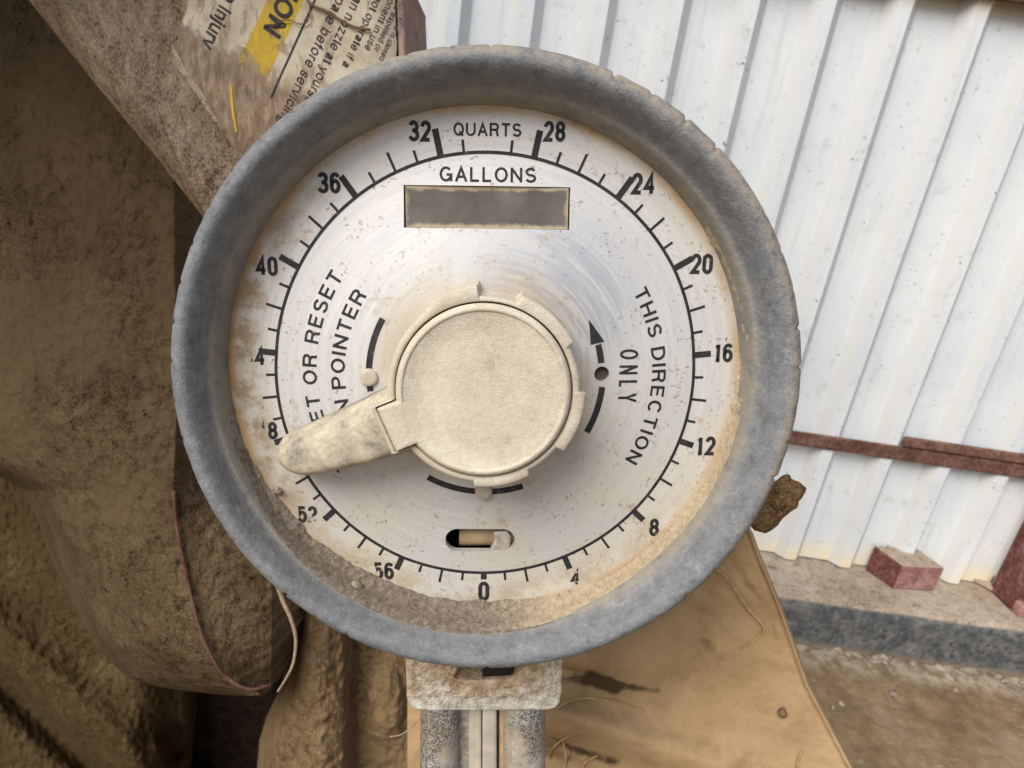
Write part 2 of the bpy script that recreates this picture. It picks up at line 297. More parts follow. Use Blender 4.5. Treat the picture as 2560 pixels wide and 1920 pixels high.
STROKES = {
    '0': (.53, [oval(.27)]),
    '1': (.44, [[(.12, .80), (.42, .86), (.60, 1.0)], [(.60, 1.03), (.60, 0)], [(.18, 0), (1.0, 0)]]),
    '2': (.53, [ell(.5, .72, .5, .28, 172, -32, 20) + [(.02, .0), (1.06, .0)]]),
    '3': (.53, [ell(.46, .76, .46, .24, 165, -90, 18), ell(.46, .26, .54, .26, 90, -165, 18), [(.25, .52), (.5, .52)]]),
    '4': (.56, [[(.74, -.05), (.74, 1.0), (.0, .27), (1.1, .27)]]),
    '5': (.53, [[(.98, 1), (.14, 1), (.06, .50)] + ell(.48, .33, .52, .33, 140, -160, 20)]),
    '6': (.53, [ell(.5, .31, .5, .31, 0, 360, 26), [(0, .31), (0, .70)] + ell(.5, .70, .5, .30, 180, 28, 14)]),
    '8': (.53, [ell(.5, .76, .44, .24, 0, 360, 26), ell(.5, .27, .5, .27, 0, 360, 26)]),
    'Q': (.80, [ell(.5, .5, .5, .5, 0, 360, 36), [(.58, .28), (1.02, -.08)]]),
    'U': (.74, [[(0, 1.07), (0, .36)] + ell(.5, .36, .5, .36, 180, 360, 20) + [(1, 1.07)]]),
    'A': (.76, [[(-.03, -.08), (.5, 1.0), (1.03, -.08)], [(.2, .30), (.8, .30)]]),
    'R': (.74, [[(0, -.08), (0, 1), (.6, 1)] + ell(.6, .75, .34, .25, 90, -90, 14) + [(0, .5)], [(.55, .5), (.82, .36), (.88, .05), (.96, -.08)]]),
    'T': (.68, [[(-.1, 1), (1.1, 1)], [(.5, 1), (.5, -.08)]]),
    'S': (.70, [ell(.5, .75, .46, .25, 22, 262, 20) + ell(.5, .25, .5, .25, 82, -160, 20)]),
    'G': (.80, [ell(.5, .5, .5, .5, 42, 330, 32) + [(1.0, .46), (.56, .46)], [(1.0, .46), (1.0, -.06)]]),
    'L': (.60, [[(0, 1.08), (0, 0), (1.08, 0)]]),
    'O': (.82, [ell(.5, .5, .5, .5, 0, 360, 36)]),
    'N': (.74, [[(0, -.08), (0, 1.08)], [(0, 1.0), (1, 0)], [(1, -.08), (1, 1.08)]]),
    'H': (.74, [[(0, -.08), (0, 1.08)], [(1, -.08), (1, 1.08)], [(0, .5), (1, .5)]]),
    'I': (.16, [[(.5, -.08), (.5, 1.08)]]),
    'D': (.76, [[(0, 0), (0, 1), (.42, 1)] + ell(.42, .5, .58, .5, 90, -90, 20) + [(0, 0), (0, .1)]]),
    'E': (.66, [[(1.05, 1), (0, 1), (0, 0), (1.08, 0)], [(0, .52), (.95, .52)]]),
    'C': (.78, [ell(.5, .5, .5, .5, 42, 318, 32)]),
    'Y': (.74, [[(-.05, 1.08), (.5, .42), (1.05, 1.08)], [(.5, .42), (.5, -.08)]]),
    'P': (.70, [[(0, -.08), (0, 1), (.58, 1)] + ell(.58, .73, .42, .27, 90, -90, 14) + [(0, .46)]]),
}


def ribbon(P, t):
    """quads of a polyline thickened by t (mitred)"""
    Q = [Vector(p) for p in P]
    Q = [Q[0]] + [b for a, b in zip(Q, Q[1:]) if (b - a).length > 1e-5]
    out = []
    n = len(Q)
    closed = (Q[0] - Q[-1]).length < 1e-4
    for i in range(n):
        a = Q[i - 1] if i else (Q[-2] if closed else None)
        c = Q[i + 1] if i < n - 1 else (Q[1] if closed else None)
        d1 = (Q[i] - a).normalized() if a is not None else None
        d2 = (c - Q[i]).normalized() if c is not None else None
        d1 = d1 or d2
        d2 = d2 or d1
        n1 = Vector((-d1.y, d1.x))
        n2 = Vector((-d2.y, d2.x))
        m = (n1 + n2)
        if m.length < 1e-3:
            m = n1
        m.normalize()
        k = t * .5 / max(.38, m.dot(n1))
        out.append((Q[i] + m * k, Q[i] - m * k))
    return out


def dial_text(body, cap, wide=1.0, weight=.16, gap=.13):
    """returns verts2d, faces, width; origin at the left end of the baseline, in the units of cap"""
    v, f, x = [], [], 0.0
    t = weight * cap
    for ch in body:
        if ch == ' ':
            x += cap * .42 * wide
            continue
        w0, strokes = STROKES[ch]
        w = w0 * wide * cap if ch != 'I' else t
        for st in strokes:
            P = [(x + t / 2 + q[0] * (w - t), t / 2 + q[1] * (cap - t)) for q in st]
            rb = ribbon(P, t)
            b = len(v)
            for (p, q) in rb:
                v += [(p.x, p.y), (q.x, q.y)]
            for i in range(len(rb) - 1):
                f.append((b + 2 * i + 1, b + 2 * i + 3, b + 2 * i + 2, b + 2 * i))
        x += w + gap * cap
    return v, f, x - gap * cap


# ------------------------------------------------------------------ materials
class Mat:
    def __init__(s, name):
        s.m = bpy.data.materials.new(name)
        s.m.use_nodes = True
        s.nt = s.m.node_tree
        s.b = s.nt.nodes['Principled BSDF']
        s.out = s.nt.nodes['Material Output']
        s.tc = s.nt.nodes.new('ShaderNodeTexCoord')
        s.co = s.tc.outputs['Object']

    def L(s, a, b):
        if isinstance(a, (int, float)):
            b.default_value = a
        elif isinstance(a, (tuple, list)):
            b.default_value = a if len(a) == 4 or b.type == 'VECTOR' else tuple(a) + (1.0,)
        else:
            s.nt.links.new(a, b)

    def noise(s, scale, detail=4.0, rough=0.55, vec=None, dist=0.0):
        n = s.nt.nodes.new('ShaderNodeTexNoise')
        n.inputs['Scale'].default_value = scale
        n.inputs['Detail'].default_value = detail
        n.inputs['Roughness'].default_value = rough
        n.inputs['Distortion'].default_value = dist
        s.L(vec or s.co, n.inputs['Vector'])
        return n.outputs['Fac']

    def voro(s, scale, vec=None, feature='F1', rnd=1.0):
        n = s.nt.nodes.new('ShaderNodeTexVoronoi')
        n.feature = feature
        n.inputs['Scale'].default_value = scale
        n.inputs['Randomness'].default_value = rnd
        s.L(vec or s.co, n.inputs['Vector'])
        return n.outputs['Distance']

    def ramp(s, fac, stops):
        n = s.nt.nodes.new('ShaderNodeValToRGB')
        e = n.color_ramp.elements
        while len(e) < len(stops):
            e.new(0.5)
        for k, (p, c) in zip(e, stops):
            k.position = p
            k.color = tuple(c) + (1.0,) if not isinstance(c, (int, float)) else (c, c, c, 1.0)
        s.L(fac, n.inputs['Fac'])
        return n.outputs['Color']

    def mix(s, fac, a, b, mode='MIX'):
        n = s.nt.nodes.new('ShaderNodeMix')
        n.data_type = 'RGBA'
        n.blend_type = mode
        s.L(fac, n.inputs[0])
        s.L(a, n.inputs[6])
        s.L(b, n.inputs[7])
        return n.outputs[2]

    def math(s, op, a, b=0.0, c=None, clamp=False):
        n = s.nt.nodes.new('ShaderNodeMath')
        n.operation = op
        n.use_clamp = clamp
        s.L(a, n.inputs[0])
        s.L(b, n.inputs[1])
        if c is not None:
            s.L(c, n.inputs[2])
        return n.outputs[0]

    def maprange(s, v, a, b, c=0.0, d=1.0):
        n = s.nt.nodes.new('ShaderNodeMapRange')
        n.interpolation_type = 'SMOOTHSTEP'
        s.L(v, n.inputs[0])
        for k, q in zip((1, 2, 3, 4), (a, b, c, d)):
            n.inputs[k].default_value = q
        return n.outputs[0]

    def xyz(s, vec=None):
        n = s.nt.nodes.new('ShaderNodeSeparateXYZ')
        s.L(vec or s.co, n.inputs[0])
        return n.outputs

    def combine(s, x, y, z):
        n = s.nt.nodes.new('ShaderNodeCombineXYZ')
        s.L(x, n.inputs[0]); s.L(y, n.inputs[1]); s.L(z, n.inputs[2])
        return n.outputs[0]

    def scalevec(s, v3, vec=None):
        n = s.nt.nodes.new('ShaderNodeMapping')
        n.inputs['Scale'].default_value = v3
        s.L(vec or s.co, n.inputs['Vector'])
        return n.outputs[0]

    def bump(s, h, strength=0.5, dist=0.001, normal=None):
        n = s.nt.nodes.new('ShaderNodeBump')
        n.inputs['Strength'].default_value = strength
        n.inputs['Distance'].default_value = dist
        s.L(h, n.inputs['Height'])
        if normal is not None:
            s.L(normal, n.inputs['Normal'])
        return n.outputs[0]

    def fin(s, color, rough=0.9, metal=0.0, normal=None, spec=0.3):
        s.L(color, s.b.inputs['Base Color'])
        s.L(rough, s.b.inputs['Roughness'])
        s.L(metal, s.b.inputs['Metallic'])
        s.b.inputs['Specular IOR Level'].default_value = spec
        if normal is not None:
            s.L(normal, s.b.inputs['Normal'])
        return s.m


def dirt(name, dark, mid, light, s=1.0, bump=0.6, bd=0.0012, streak=None, lo=.415, hi=.585, grain=1.0, dust=None):
    m = Mat(name)
    vec = m.scalevec(streak) if streak else None
    a = m.noise(16 * s, 6, .62, vec)
    b = m.noise(130 * s, 6, .68, vec, 0.5)
    c = m.noise(700 * s, 4, .65, vec)
    d = m.noise(2200 * s, 2, .6, vec)
    h = m.math('ADD', m.math('MULTIPLY', a, .34), m.math('ADD', m.math('MULTIPLY', b, .34), m.math('MULTIPLY', c, .32)))
    col = m.ramp(h, [(lo, dark), (.5, mid), (hi, light)])
    # crumbs and pits
    cr = m.maprange(m.math('ADD', m.math('MULTIPLY', c, .6), m.math('MULTIPLY', d, .4)), .545, .62, 0, .6 * grain)
    col = m.mix(cr, col, tuple(min(1, q * 1.35) for q in light))
    pt = m.maprange(m.math('ADD', m.math('MULTIPLY', b, .5), m.math('MULTIPLY', c, .5)), .45, .38, 0, .8 * grain)
    col = m.mix(pt, col, tuple(q * .45 for q in dark))
    hb = m.math('ADD', m.math('MULTIPLY', b, .65), m.math('ADD', m.math('MULTIPLY', c, .35), m.math('MULTIPLY', d, .12)))
    if dust:
        k = m.maprange(m.math('ADD', m.math('MULTIPLY', m.noise(9 * s, 5, .6), .75), m.math('MULTIPLY', b, .25)), .44, .58, 0, .85)
        col = m.mix(k, col, m.ramp(a, [(.3, tuple(q * .85 for q in dust)), (.7, tuple(q * 1.12 for q in dust))]))
        hb = m.math('MULTIPLY', hb, m.maprange(k, 0, .85, 1.0, .45))
    return m.fin(col, .95, 0, m.bump(hb, bump, bd), .12)


M_HOUSING = dirt('caked_brown_dirt', (.046, .028, .012), (.108, .071, .037), (.19, .133, .076), 1.15, 1.0, .0036, None, .40, .60, .9, (.112, .076, .042))
M_LOWDIRT = dirt('grainy_tan_dirt', (.040, .024, .009), (.085, .055, .023), (.145, .10, .047), 1.4, .9, .0022, None, .40, .60, .8, (.070, .045, .019))
M_COLUMN = dirt('clumped_dirt', (.085, .052, .024), (.175, .114, .058), (.28, .195, .112), 1.2, 1.0, .0026, None, .40, .60, .8, (.20, .135, .07))
M_FLATCOL = dirt('smooth_dust', (.17, .105, .045), (.25, .16, .075), (.30, .20, .10), .7, .3, .0008)
M_POST = dirt('dusty_brown_paint', (.15, .102, .068), (.245, .178, .122), (.37, .285, .205), 1.2, .9, .0020, (1.5, .75, 1))
M_GAPSHADE = dirt('gap_shade_black', (.008, .005, .003), (.016, .010, .006), (.03, .02, .012), .6)  # near-black colour, so the gap beside the housing reads as deep shade


def m_panel():
    m = Mat('tan_dust_film')
    a = m.noise(9, 5, .6)
    b = m.noise(45, 6, .62, None, .6)
    c = m.noise(700, 3, .6)
    h = m.math('ADD', m.math('MULTIPLY', a, .5), m.math('ADD', m.math('MULTIPLY', b, .4), m.math('MULTIPLY', c, .1)))
    col = m.ramp(h, [(.32, (.18, .112, .055)), (.43, (.32, .21, .105)), (.55, (.425, .29, .155)), (.72, (.50, .36, .21))])
    at = m.nt.nodes.new('ShaderNodeAttribute')
    at.attribute_name = 'smudge_shade'
    stn = m.maprange(m.math('MULTIPLY', at.outputs['Fac'], m.math('ADD', -.25, m.math('MULTIPLY', m.noise(110, 6, .7), 2.4))), .2, 1.05)
    col = m.mix(stn, col, (.075, .047, .024))
    sp = m.maprange(m.voro(120, None, 'F1'), .05, .10, .6, 0.0)
    sp = m.math('MULTIPLY', sp, m.maprange(m.noise(60, 2), .58, .66))
    col = m.mix(sp, col, (.10, .06, .03))
    n = m.bump(m.math('ADD', b, m.math('MULTIPLY', c, .35)), .35, .0008)
    return m.fin(col, .92, 0, n, .15)


M_PANEL = m_panel()


def plain(name, col, rough=.8, metal=0.0, var=.25, scale=120, bump=.2, spec=.3):
    m = Mat(name)
    n = m.noise(scale, 5, .6)
    c2 = tuple(max(0, q * (1 - var)) for q in col)
    c3 = tuple(min(1, q * (1 + var)) for q in col)
    c = m.ramp(n, [(.3, c2), (.7, c3)])
    return m.fin(c, rough, metal, m.bump(n, bump, .0006), spec)


S = 0.058                              # one dial radius (to the scale line) in metres


def polar(m):
    x, y, z = m.xyz()
    r = m.math('SQRT', m.math('ADD', m.math('MULTIPLY', x, x), m.math('MULTIPLY', y, y)))
    r = m.math('DIVIDE', r, S)
    th = m.math('ARCTAN2', y, x)
    return m.math('DIVIDE', x, S), m.math('DIVIDE', y, S), z, r, th


def m_dial():
    m = Mat('dusty_brushed_aluminium')
    x, y, z, r, th = polar(m)
    fine = m.noise(900, 4, .6)
    mid = m.noise(160, 6, .65)
    big = m.noise(38, 4, .6)
    # circular wipe marks
    pv = m.combine(m.math('MULTIPLY', r, 26.0), m.math('MULTIPLY', th, 1.1), 0.0)
    wipe = m.noise(1.6, 5, .65, pv, .8)
    col = m.ramp(wipe, [(.3, (.53, .54, .555)), (.5, (.61, .61, .605)), (.7, (.68, .67, .645))])
    # bluish sky reflection painted above / right of the hub
    wx = m.math('SUBTRACT', x, .26)
    wy = m.math('SUBTRACT', y, .36)
    wd = m.math('SQRT', m.math('ADD', m.math('MULTIPLY', wx, wx), m.math('MULTIPLY', wy, wy)))
    refl = m.math('MULTIPLY', m.maprange(wd, .15, .60, .9, 0), m.maprange(wipe, .35, .6))
    col = m.mix(refl, col, (.45, .47, .525))
    # warm dust film: lower part and outer ring
    film = m.math('MULTIPLY', m.maprange(big, .32, .62, .3, 1.1), m.math('ADD', m.maprange(y, .35, -.75, .10, .55), m.maprange(r, .9, 1.2, 0, .32)))
    col = m.mix(film, col, (.66, .60, .475))
    # brown film along the left edge and amber line at the rim
    lf = m.math('MULTIPLY', m.maprange(x, -.55, -1.1), m.maprange(r, 1.0, 1.14))
    lf = m.math('MULTIPLY', lf, m.maprange(mid, .38, .6, .25, 1.0))
    col = m.mix(lf, col, (.33, .25, .165))
    am = m.math('MULTIPLY', m.maprange(r, 1.15, 1.2, 0, .8), m.maprange(m.noise(70, 4), .35, .6, .4, 1))
    col = m.mix(am, col, (.48, .29, .11))
    # dirty ring round the hub
    hub = m.math('MULTIPLY', m.maprange(r, .62, .42, 0, .7), m.maprange(big, .36, .62, .2, 1))
    col = m.mix(hub, col, (.45, .36, .24))
    bt = m.math('MULTIPLY', m.math('MULTIPLY', m.maprange(y, -.35, -.9), m.maprange(r, 1.0, 1.14)), m.maprange(m.noise(120, 6, .7), .40, .58))
    col = m.mix(m.math('MULTIPLY', bt, .85), col, (.50, .41, .29))
    # specks
    sp = m.math('MULTIPLY', m.maprange(fine, .575, .65), m.maprange(mid, .46, .60))
    sp = m.math('MULTIPLY', sp, m.maprange(r, .5, 1.1, .45, .8))
    col = m.mix(sp, col, (.20, .14, .09))
    blot = m.math('MULTIPLY', m.maprange(m.noise(90, 6, .75), .58, .68), m.maprange(r, .4, 1.2, .35, .75))
    col = m.mix(blot, col, (.42, .29, .17))
    metal = m.maprange(refl, 0, .6, .25, .6)
    h = m.math('ADD', m.math('MULTIPLY', wipe, .25), m.math('MULTIPLY', fine, .5))
    return m.fin(col, .48, metal, m.bump(h, .12, .0004), .4)


def m_print():
    m = Mat('worn_black_print')
    x, y, z, r, th = polar(m)
    n1 = m.noise(420, 5, .7)
    n2 = m.noise(110, 4, .65)
    col = m.ramp(n1, [(.35, (.012, .011, .012)), (.62, (.035, .032, .032)), (.75, (.14, .125, .11))])
    m.fin(col, .6, 0, None, .3)
    # paint gone: mostly near the lower and left rim
    zone = m.math('MAXIMUM', m.math('MULTIPLY', m.maprange(y, .1, -1.1), m.maprange(r, 1.0, 1.18)),
                  m.math('MULTIPLY', m.math('MULTIPLY', m.maprange(x, -.85, -1.12, 0, 1.45), m.maprange(y, .6, .15)), m.maprange(r, 1.02, 1.14)))
    zone = m.math('MULTIPLY', m.math('MULTIPLY', zone, .215), m.maprange(x, .55, -.1, .55, 1.0))
    lost = m.maprange(m.math('ADD', m.math('ADD', m.math('MULTIPLY', n2, .65), m.math('MULTIPLY', n1, .35)), zone), .665, .70)
    tr = m.nt.nodes.new('ShaderNodeBsdfTransparent')
    mx = m.nt.nodes.new('ShaderNodeMixShader')
    m.L(lost, mx.inputs[0])
    m.L(m.b.outputs[0], mx.inputs[1])
    m.L(tr.outputs[0], mx.inputs[2])
    m.L(mx.outputs[0], m.out.inputs[0])
    return m.m


def m_bezel():
    m = Mat('weathered_blue_grey_rubber')
    x, y, z, r, th = polar(m)
    a = m.noise(170, 7, .72)
    b = m.noise(620, 5, .7)
    c = m.noise(1700, 3, .65)
    pv = m.combine(m.math('MULTIPLY', r, 10.0), m.math('MULTIPLY', th, 9.0), m.math('MULTIPLY', z, 160))
    st = m.noise(2.2, 5, .6, pv)
    h = m.math('ADD', m.math('MULTIPLY', a, .3), m.math('ADD', m.math('MULTIPLY', st, .3), m.math('ADD', m.math('MULTIPLY', b, .25), m.math('MULTIPLY', c, .15))))
    col = m.ramp(h, [(.36, (.09, .096, .104)), (.45, (.155, .162, .172)), (.55, (.215, .223, .233)), (.66, (.35, .356, .36))])
    # tan dust: upper right of the outer roll, and the inner sleeve
    up = m.math('ADD', m.math('MULTIPLY', y, .6), m.math('MULTIPLY', x, .75))
    dz = m.math('MULTIPLY', m.maprange(up, -.1, .8), m.maprange(r, 1.315, 1.375, 0, .95))
    dz = m.math('MULTIPLY', dz, m.maprange(m.math('ADD', m.math('MULTIPLY', b, .5), m.math('MULTIPLY', a, .5)), .38, .56))
    col = m.mix(dz, col, (.34, .285, .215))
    inn = m.math('MULTIPLY', m.maprange(r, 1.275, 1.225, 0, .75), m.maprange(a, .32, .58, .3, 1))
    col = m.mix(inn, col, (.30, .265, .20))
    # pale cream edge at the lower left back rim
    lo = m.math('ADD', m.math('MULTIPLY', y, -.7), m.math('MULTIPLY', x, -.7))
    ed = m.math('MULTIPLY', m.maprange(r, 1.372, 1.392), m.maprange(lo, .15, .6))
    col = m.mix(m.math('MULTIPLY', ed, m.maprange(b, .3, .5)), col, (.72, .66, .47))
    spk = m.maprange(c, .66, .72, 0, .5)
    col = m.mix(spk, col, (.45, .45, .44))
    n = m.bump(m.math('ADD', b, m.math('MULTIPLY', c, .6)), .5, .0008)
    return m.fin(col, .72, 0, n, .35)


def m_knob(name='dusty_cream_cast', tone=1.0):
    m = Mat(name)
    a = m.noise(70, 5, .6)
    b = m.noise(900, 5, .65)
    c = m.noise(2600, 3, .6)
    h = m.math('ADD', m.math('MULTIPLY', a, .5), m.math('ADD', m.math('MULTIPLY', b, .3), m.math('MULTIPLY', c, .2)))
    k = tone
    col = m.ramp(h, [(.33, (.36 * k, .31 * k, .24 * k)), (.44, (.53 * k, .47 * k, .365 * k)), (.55, (.64 * k, .58 * k, .46 * k)), (.67, (.76 * k, .72 * k, .61 * k))])
    n = m.bump(m.math('ADD', m.math('MULTIPLY', b, .7), m.math('MULTIPLY', c, .6)), .5, .0005)
    return m.fin(col, .85, 0, n, .2)


def m_pointer():
    m = Mat('dusty_worn_pointer')
    a = m.noise(110, 7, .7)
    b = m.noise(900, 5, .7)
    h = m.math('ADD', m.math('MULTIPLY', a, .75), m.math('MULTIPLY', b, .25))
    col = m.ramp(h, [(.37, (.22, .20, .17)), (.45, (.39, .345, .27)), (.54, (.53, .46, .34)), (.64, (.68, .63, .51))])
    return m.fin(col, .8, 0, m.bump(h, .4, .0010), .25)


def m_alu():
    m = Mat('dusty_flaking_aluminium')
    x, y, z = m.xyz()
    a = m.noise(60, 5, .6)
    b = m.noise(1300, 5, .75)
    col = m.ramp(a, [(.35, (.34, .265, .175)), (.5, (.40, .355, .28)), (.65, (.45, .43, .39))])
    fl = m.math('MULTIPLY', m.maprange(b, .47, .53), m.maprange(m.noise(70, 4), .40, .56))
    col = m.mix(fl, col, (.075, .083, .095))
    col = m.mix(m.maprange(m.noise(800, 3), .62, .7, 0, .6), col, (.75, .73, .68))
    n = m.bump(b, .35, .0008)
    return m.fin(col, .75, .05, n, .3)


def m_collar():
    m = Mat('dirt_crusted_casting')
    x, y, z = m.xyz()
    a = m.noise(70, 5, .6)
    b = m.noise(330, 6, .68)
    c = m.noise(1200, 3, .6)
    base = m.ramp(b, [(.38, (.40, .36, .29)), (.5, (.56, .52, .44)), (.62, (.74, .71, .62))])
    cr = m.ramp(b, [(.38, (.33, .225, .125)), (.5, (.49, .365, .235)), (.62, (.61, .49, .345))])
    up = m.maprange(y, -.1095, -.1045)
    f = m.math('MULTIPLY', up, m.maprange(a, .34, .56, .35, 1))
    col = m.mix(f, base, cr)
    n = m.bump(m.math('ADD', b, m.math('MULTIPLY', c, .5)), .9, .0016)
    return m.fin(col, .93, 0, n, .15)


def m_crust():
    m = Mat('settled_dirt')
    x, y, z, r, th = polar(m)
    b = m.noise(650, 6, .7)
    c = m.noise(2400, 3, .65)
    h = m.math('ADD', m.math('MULTIPLY', b, .6), m.math('MULTIPLY', c, .4))
    g = m.ramp(h, [(.36, (.12, .095, .072)), (.5, (.235, .19, .145)), (.64, (.36, .305, .245))])
    t = m.ramp(h, [(.36, (.36, .27, .165)), (.5, (.49, .39, .265)), (.64, (.61, .52, .39))])
    k = m.maprange(m.math('ADD', x, m.math('MULTIPLY', b, .3)), .1, .6)
    col = m.mix(k, g, t)
    n = m.bump(h, .9, .0014)
    return m.fin(col, .96, 0, n, .1)


def m_window():
    m = Mat('dusty_grey_window')
    x, y, z, r, th = polar(m)
    dx = m.math('SUBTRACT', WHX, m.math('ABSOLUTE', m.math('SUBTRACT', x, WIN[0])))
    dy = m.math('SUBTRACT', WHY, m.math('ABSOLUTE', m.math('SUBTRACT', y, WIN[1])))
    e = m.math('MINIMUM', dx, dy)
    a = m.noise(260, 5, .65)
    b = m.noise(60, 4, .6)
    e = m.math('ADD', e, m.math('MULTIPLY', m.math('SUBTRACT', a, .5), .055))
    base = m.ramp(b, [(.36, (.095, .092, .085)), (.5, (.13, .12, .106)), (.64, (.175, .16, .14))])
    base = m.mix(m.maprange(a, .62, .7, 0, .4), base, (.22, .19, .15))
    col = m.mix(m.maprange(e, .028, .006), base, (.42, .345, .24))
    return m.fin(col, .75, 0, m.bump(a, .3, .0004), .12)


def m_wall():
    m = Mat('white_painted_sheet_steel')
    x, y, z = m.xyz()
    big = m.noise(3.2, 5, .6)
    col = m.ramp(big, [(.3, (.64, .695, .735)), (.5, (.72, .76, .785)), (.7, (.79, .81, .82))])
    # grey mildew blooms
    v = m.noise(30, 3, .5, None, .4)
    v2 = m.noise(14, 4, .65)
    bl = m.math('MULTIPLY', m.maprange(v, .60, .68, 0, 1), m.maprange(v2, .42, .58, .05, .32))
    col = m.mix(bl, col, (.42, .44, .44))
    sm = m.math('MULTIPLY', m.maprange(m.noise(70, 4, .6), .60, .70), m.maprange(m.noise(9, 3), .42, .58, 0, .6))
    col = m.mix(sm, col, (.36, .37, .37))
    sv = m.noise(2.2, 5, .65, m.scalevec((26, 1, 1.6)))
    col = m.mix(m.maprange(sv, .52, .70, 0, .30), col, (.50, .49, .46))
    # small dark fly specks
    f = m.math('MULTIPLY', m.maprange(m.noise(120, 2, .4), .705, .75), m.maprange(m.noise(12, 3), .42, .52))
    col = m.mix(m.math('MULTIPLY', f, .85), col, (.13, .115, .10))
    # warm daylight glow painted at the foot; rust-dust staining under the upper girt
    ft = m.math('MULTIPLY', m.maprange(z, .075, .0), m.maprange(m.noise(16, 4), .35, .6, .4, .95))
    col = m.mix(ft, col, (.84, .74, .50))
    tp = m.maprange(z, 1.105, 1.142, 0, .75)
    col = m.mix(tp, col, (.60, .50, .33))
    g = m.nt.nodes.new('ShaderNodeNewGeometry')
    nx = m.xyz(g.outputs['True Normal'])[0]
    col = m.mix(m.maprange(nx, -.3, -.6, 0, .75), col, (.60, .605, .585))  # shade tone put into the left-facing rib slopes, against the sun on them
    return m.fin(col, .55, 0, m.bump(v2, .08, .002), .35)


def m_red(name, c1, c2, c3):
    m = Mat(name)
    a = m.noise(30, 6, .65)
    b = m.noise(120, 5, .65)
    h = m.math('ADD', m.math('MULTIPLY', a, .6), m.math('MULTIPLY', b, .4))
    col = m.ramp(h, [(.36, c1), (.5, c2), (.66, c3)])
    return m.fin(col, .85, 0, m.bump(b, .3, .002), .2)


def m_kerbface():
    m = Mat('spotted_bitumen_concrete')
    a = m.noise(28, 6, .68)
    b = m.noise(85, 5, .65)
    v = m.voro(46)
    h = m.math('ADD', m.math('MULTIPLY', a, .6), m.math('MULTIPLY', b, .4))
    col = m.ramp(h, [(.34, (.035, .038, .042)), (.47, (.095, .098, .10)), (.6, (.19, .185, .175)), (.74, (.32, .30, .27))])
    col = m.mix(m.math('MULTIPLY', m.maprange(v, .30, .12), m.maprange(a, .42, .55, 0, .8)), col, (.03, .034, .038))
    x, y, z = m.xyz()
    col = m.mix(m.math('MULTIPLY', m.maprange(z, .010, -.012), .7), col, (.28, .21, .14))
    col = m.mix(m.math('MULTIPLY', m.maprange(z, .097, .110), .85), col, (.40, .33, .25))
    return m.fin(col, .9, 0, m.bump(b, .4, .004), .2)


def m_ground():
    m = Mat('dry_dirt_with_straw')
    a = m.noise(7, 6, .62)
    b = m.noise(40, 6, .65)
    vec = m.scalevec((9, 30, 1))
    st = m.noise(3.5, 4, .6, vec, 1.4)
    h = m.math('ADD', m.math('MULTIPLY', a, .55), m.math('MULTIPLY', b, .45))
    col = m.ramp(h, [(.34, (.11, .072, .037)), (.5, (.20, .14, .08)), (.64, (.29, .215, .14))])
    col = m.mix(m.maprange(st, .60, .68, 0, .5), col, (.42, .33, .20))
    x, y, z = m.xyz()
    col = m.mix(m.math('MULTIPLY', m.maprange(y, 1.05, 1.13), m.maprange(b, .4, .62, .1, .7)), col, (.46, .41, .34))
    return m.fin(col, .97, 0, m.bump(m.math('ADD', a, b), .6, .006), .1)


M_PRINT = m_print()
M_BEZEL = m_bezel()
M_KNOB = m_knob()
M_RING = m_knob('dusty_cream_ring', .93)
M_POINTER = m_pointer()
M_ALU = m_alu()
M_COLLAR = m_collar()
M_CRUST = m_crust()
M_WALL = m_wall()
M_GIRT = m_red('red_oxide_steel', (.08, .038, .027), (.15, .075, .055), (.26, .155, .125))
M_REDPOST = m_red('faded_red_paint', (.085, .028, .026), (.155, .058, .053), (.28, .15, .135))
M_PINK = m_red('dusty_pink_red_paint', (.22, .085, .08), (.34, .18, .16), (.44, .29, .25))
M_LEDGE = dirt('dusty_concrete', (.24, .185, .135), (.335, .27, .205), (.42, .355, .285), .35, .3, .003)
M_KERB = m_kerbface()
M_GROUND = m_ground()
M_PAPER = None
M_INK = plain('label_ink', (.035, .028, .028), .7, 0, .5, 500)
M_DARK = plain('dark_hollow', (.02, .015, .012), .9, 0, .3)
M_STRAW = plain('straw_fibre', (.46, .30, .13), .8, 0, .3, 400)
M_PALE = plain('pale_fibre', (.30, .225, .155), .8, 0, .3, 400)
M_TWIG = plain('brown_root_fibre', (.19, .12, .07), .85, 0, .3, 400)
M_MUD = dirt('dried_mud', (.11, .066, .03), (.20, .125, .06), (.28, .185, .10), 1.4, .9, .002)
M_PIN = m_knob('dusty_pin', .82)
M_NAIL = plain('rusty_nail', (.07, .05, .04), .8)

# ================================================================== SETTING
WY = 1.30                               # plane of the wall
ZB = CAMH - 0.820                       # top of the concrete ledge
YF = 1.143                              # front of the ledge


def ground_mesh():
    # fine patch near the kerb, then one wide sheet
    v, nx, ny = [], 90, 60
    x0, x1, y0, y1 = .2, 1.9, .45, YF + .002
    for j in range(ny):
        for i in range(nx):
            x = lerp(x0, x1, i / (nx - 1))
            y = lerp(y0, y1, j / (ny - 1))
            edge = min(1, i / 6, (nx - 1 - i) / 6, j / 6)
            near = sstep(YF - .11, YF - .01, y)
            z = (.010 * fbm(Vector((x * 9, y * 9, 0)), 5) + near * (.002 + .008 * noise.noise(Vector((x * 22, y * 22, 3))))) * edge
            v.append((x, y, -.016 + .006 * edge + z))
    return make('dirt_floor', v, grid_faces(nx, ny), M_GROUND)


tag(ground_mesh(), kind='structure')
g = make('ground', [(-60, -60, -.022), (60, -60, -.022), (60, 60, -.022), (-60, 60, -.022)], [(0, 1, 2, 3)], M_GROUND)
tag(g, kind='structure')


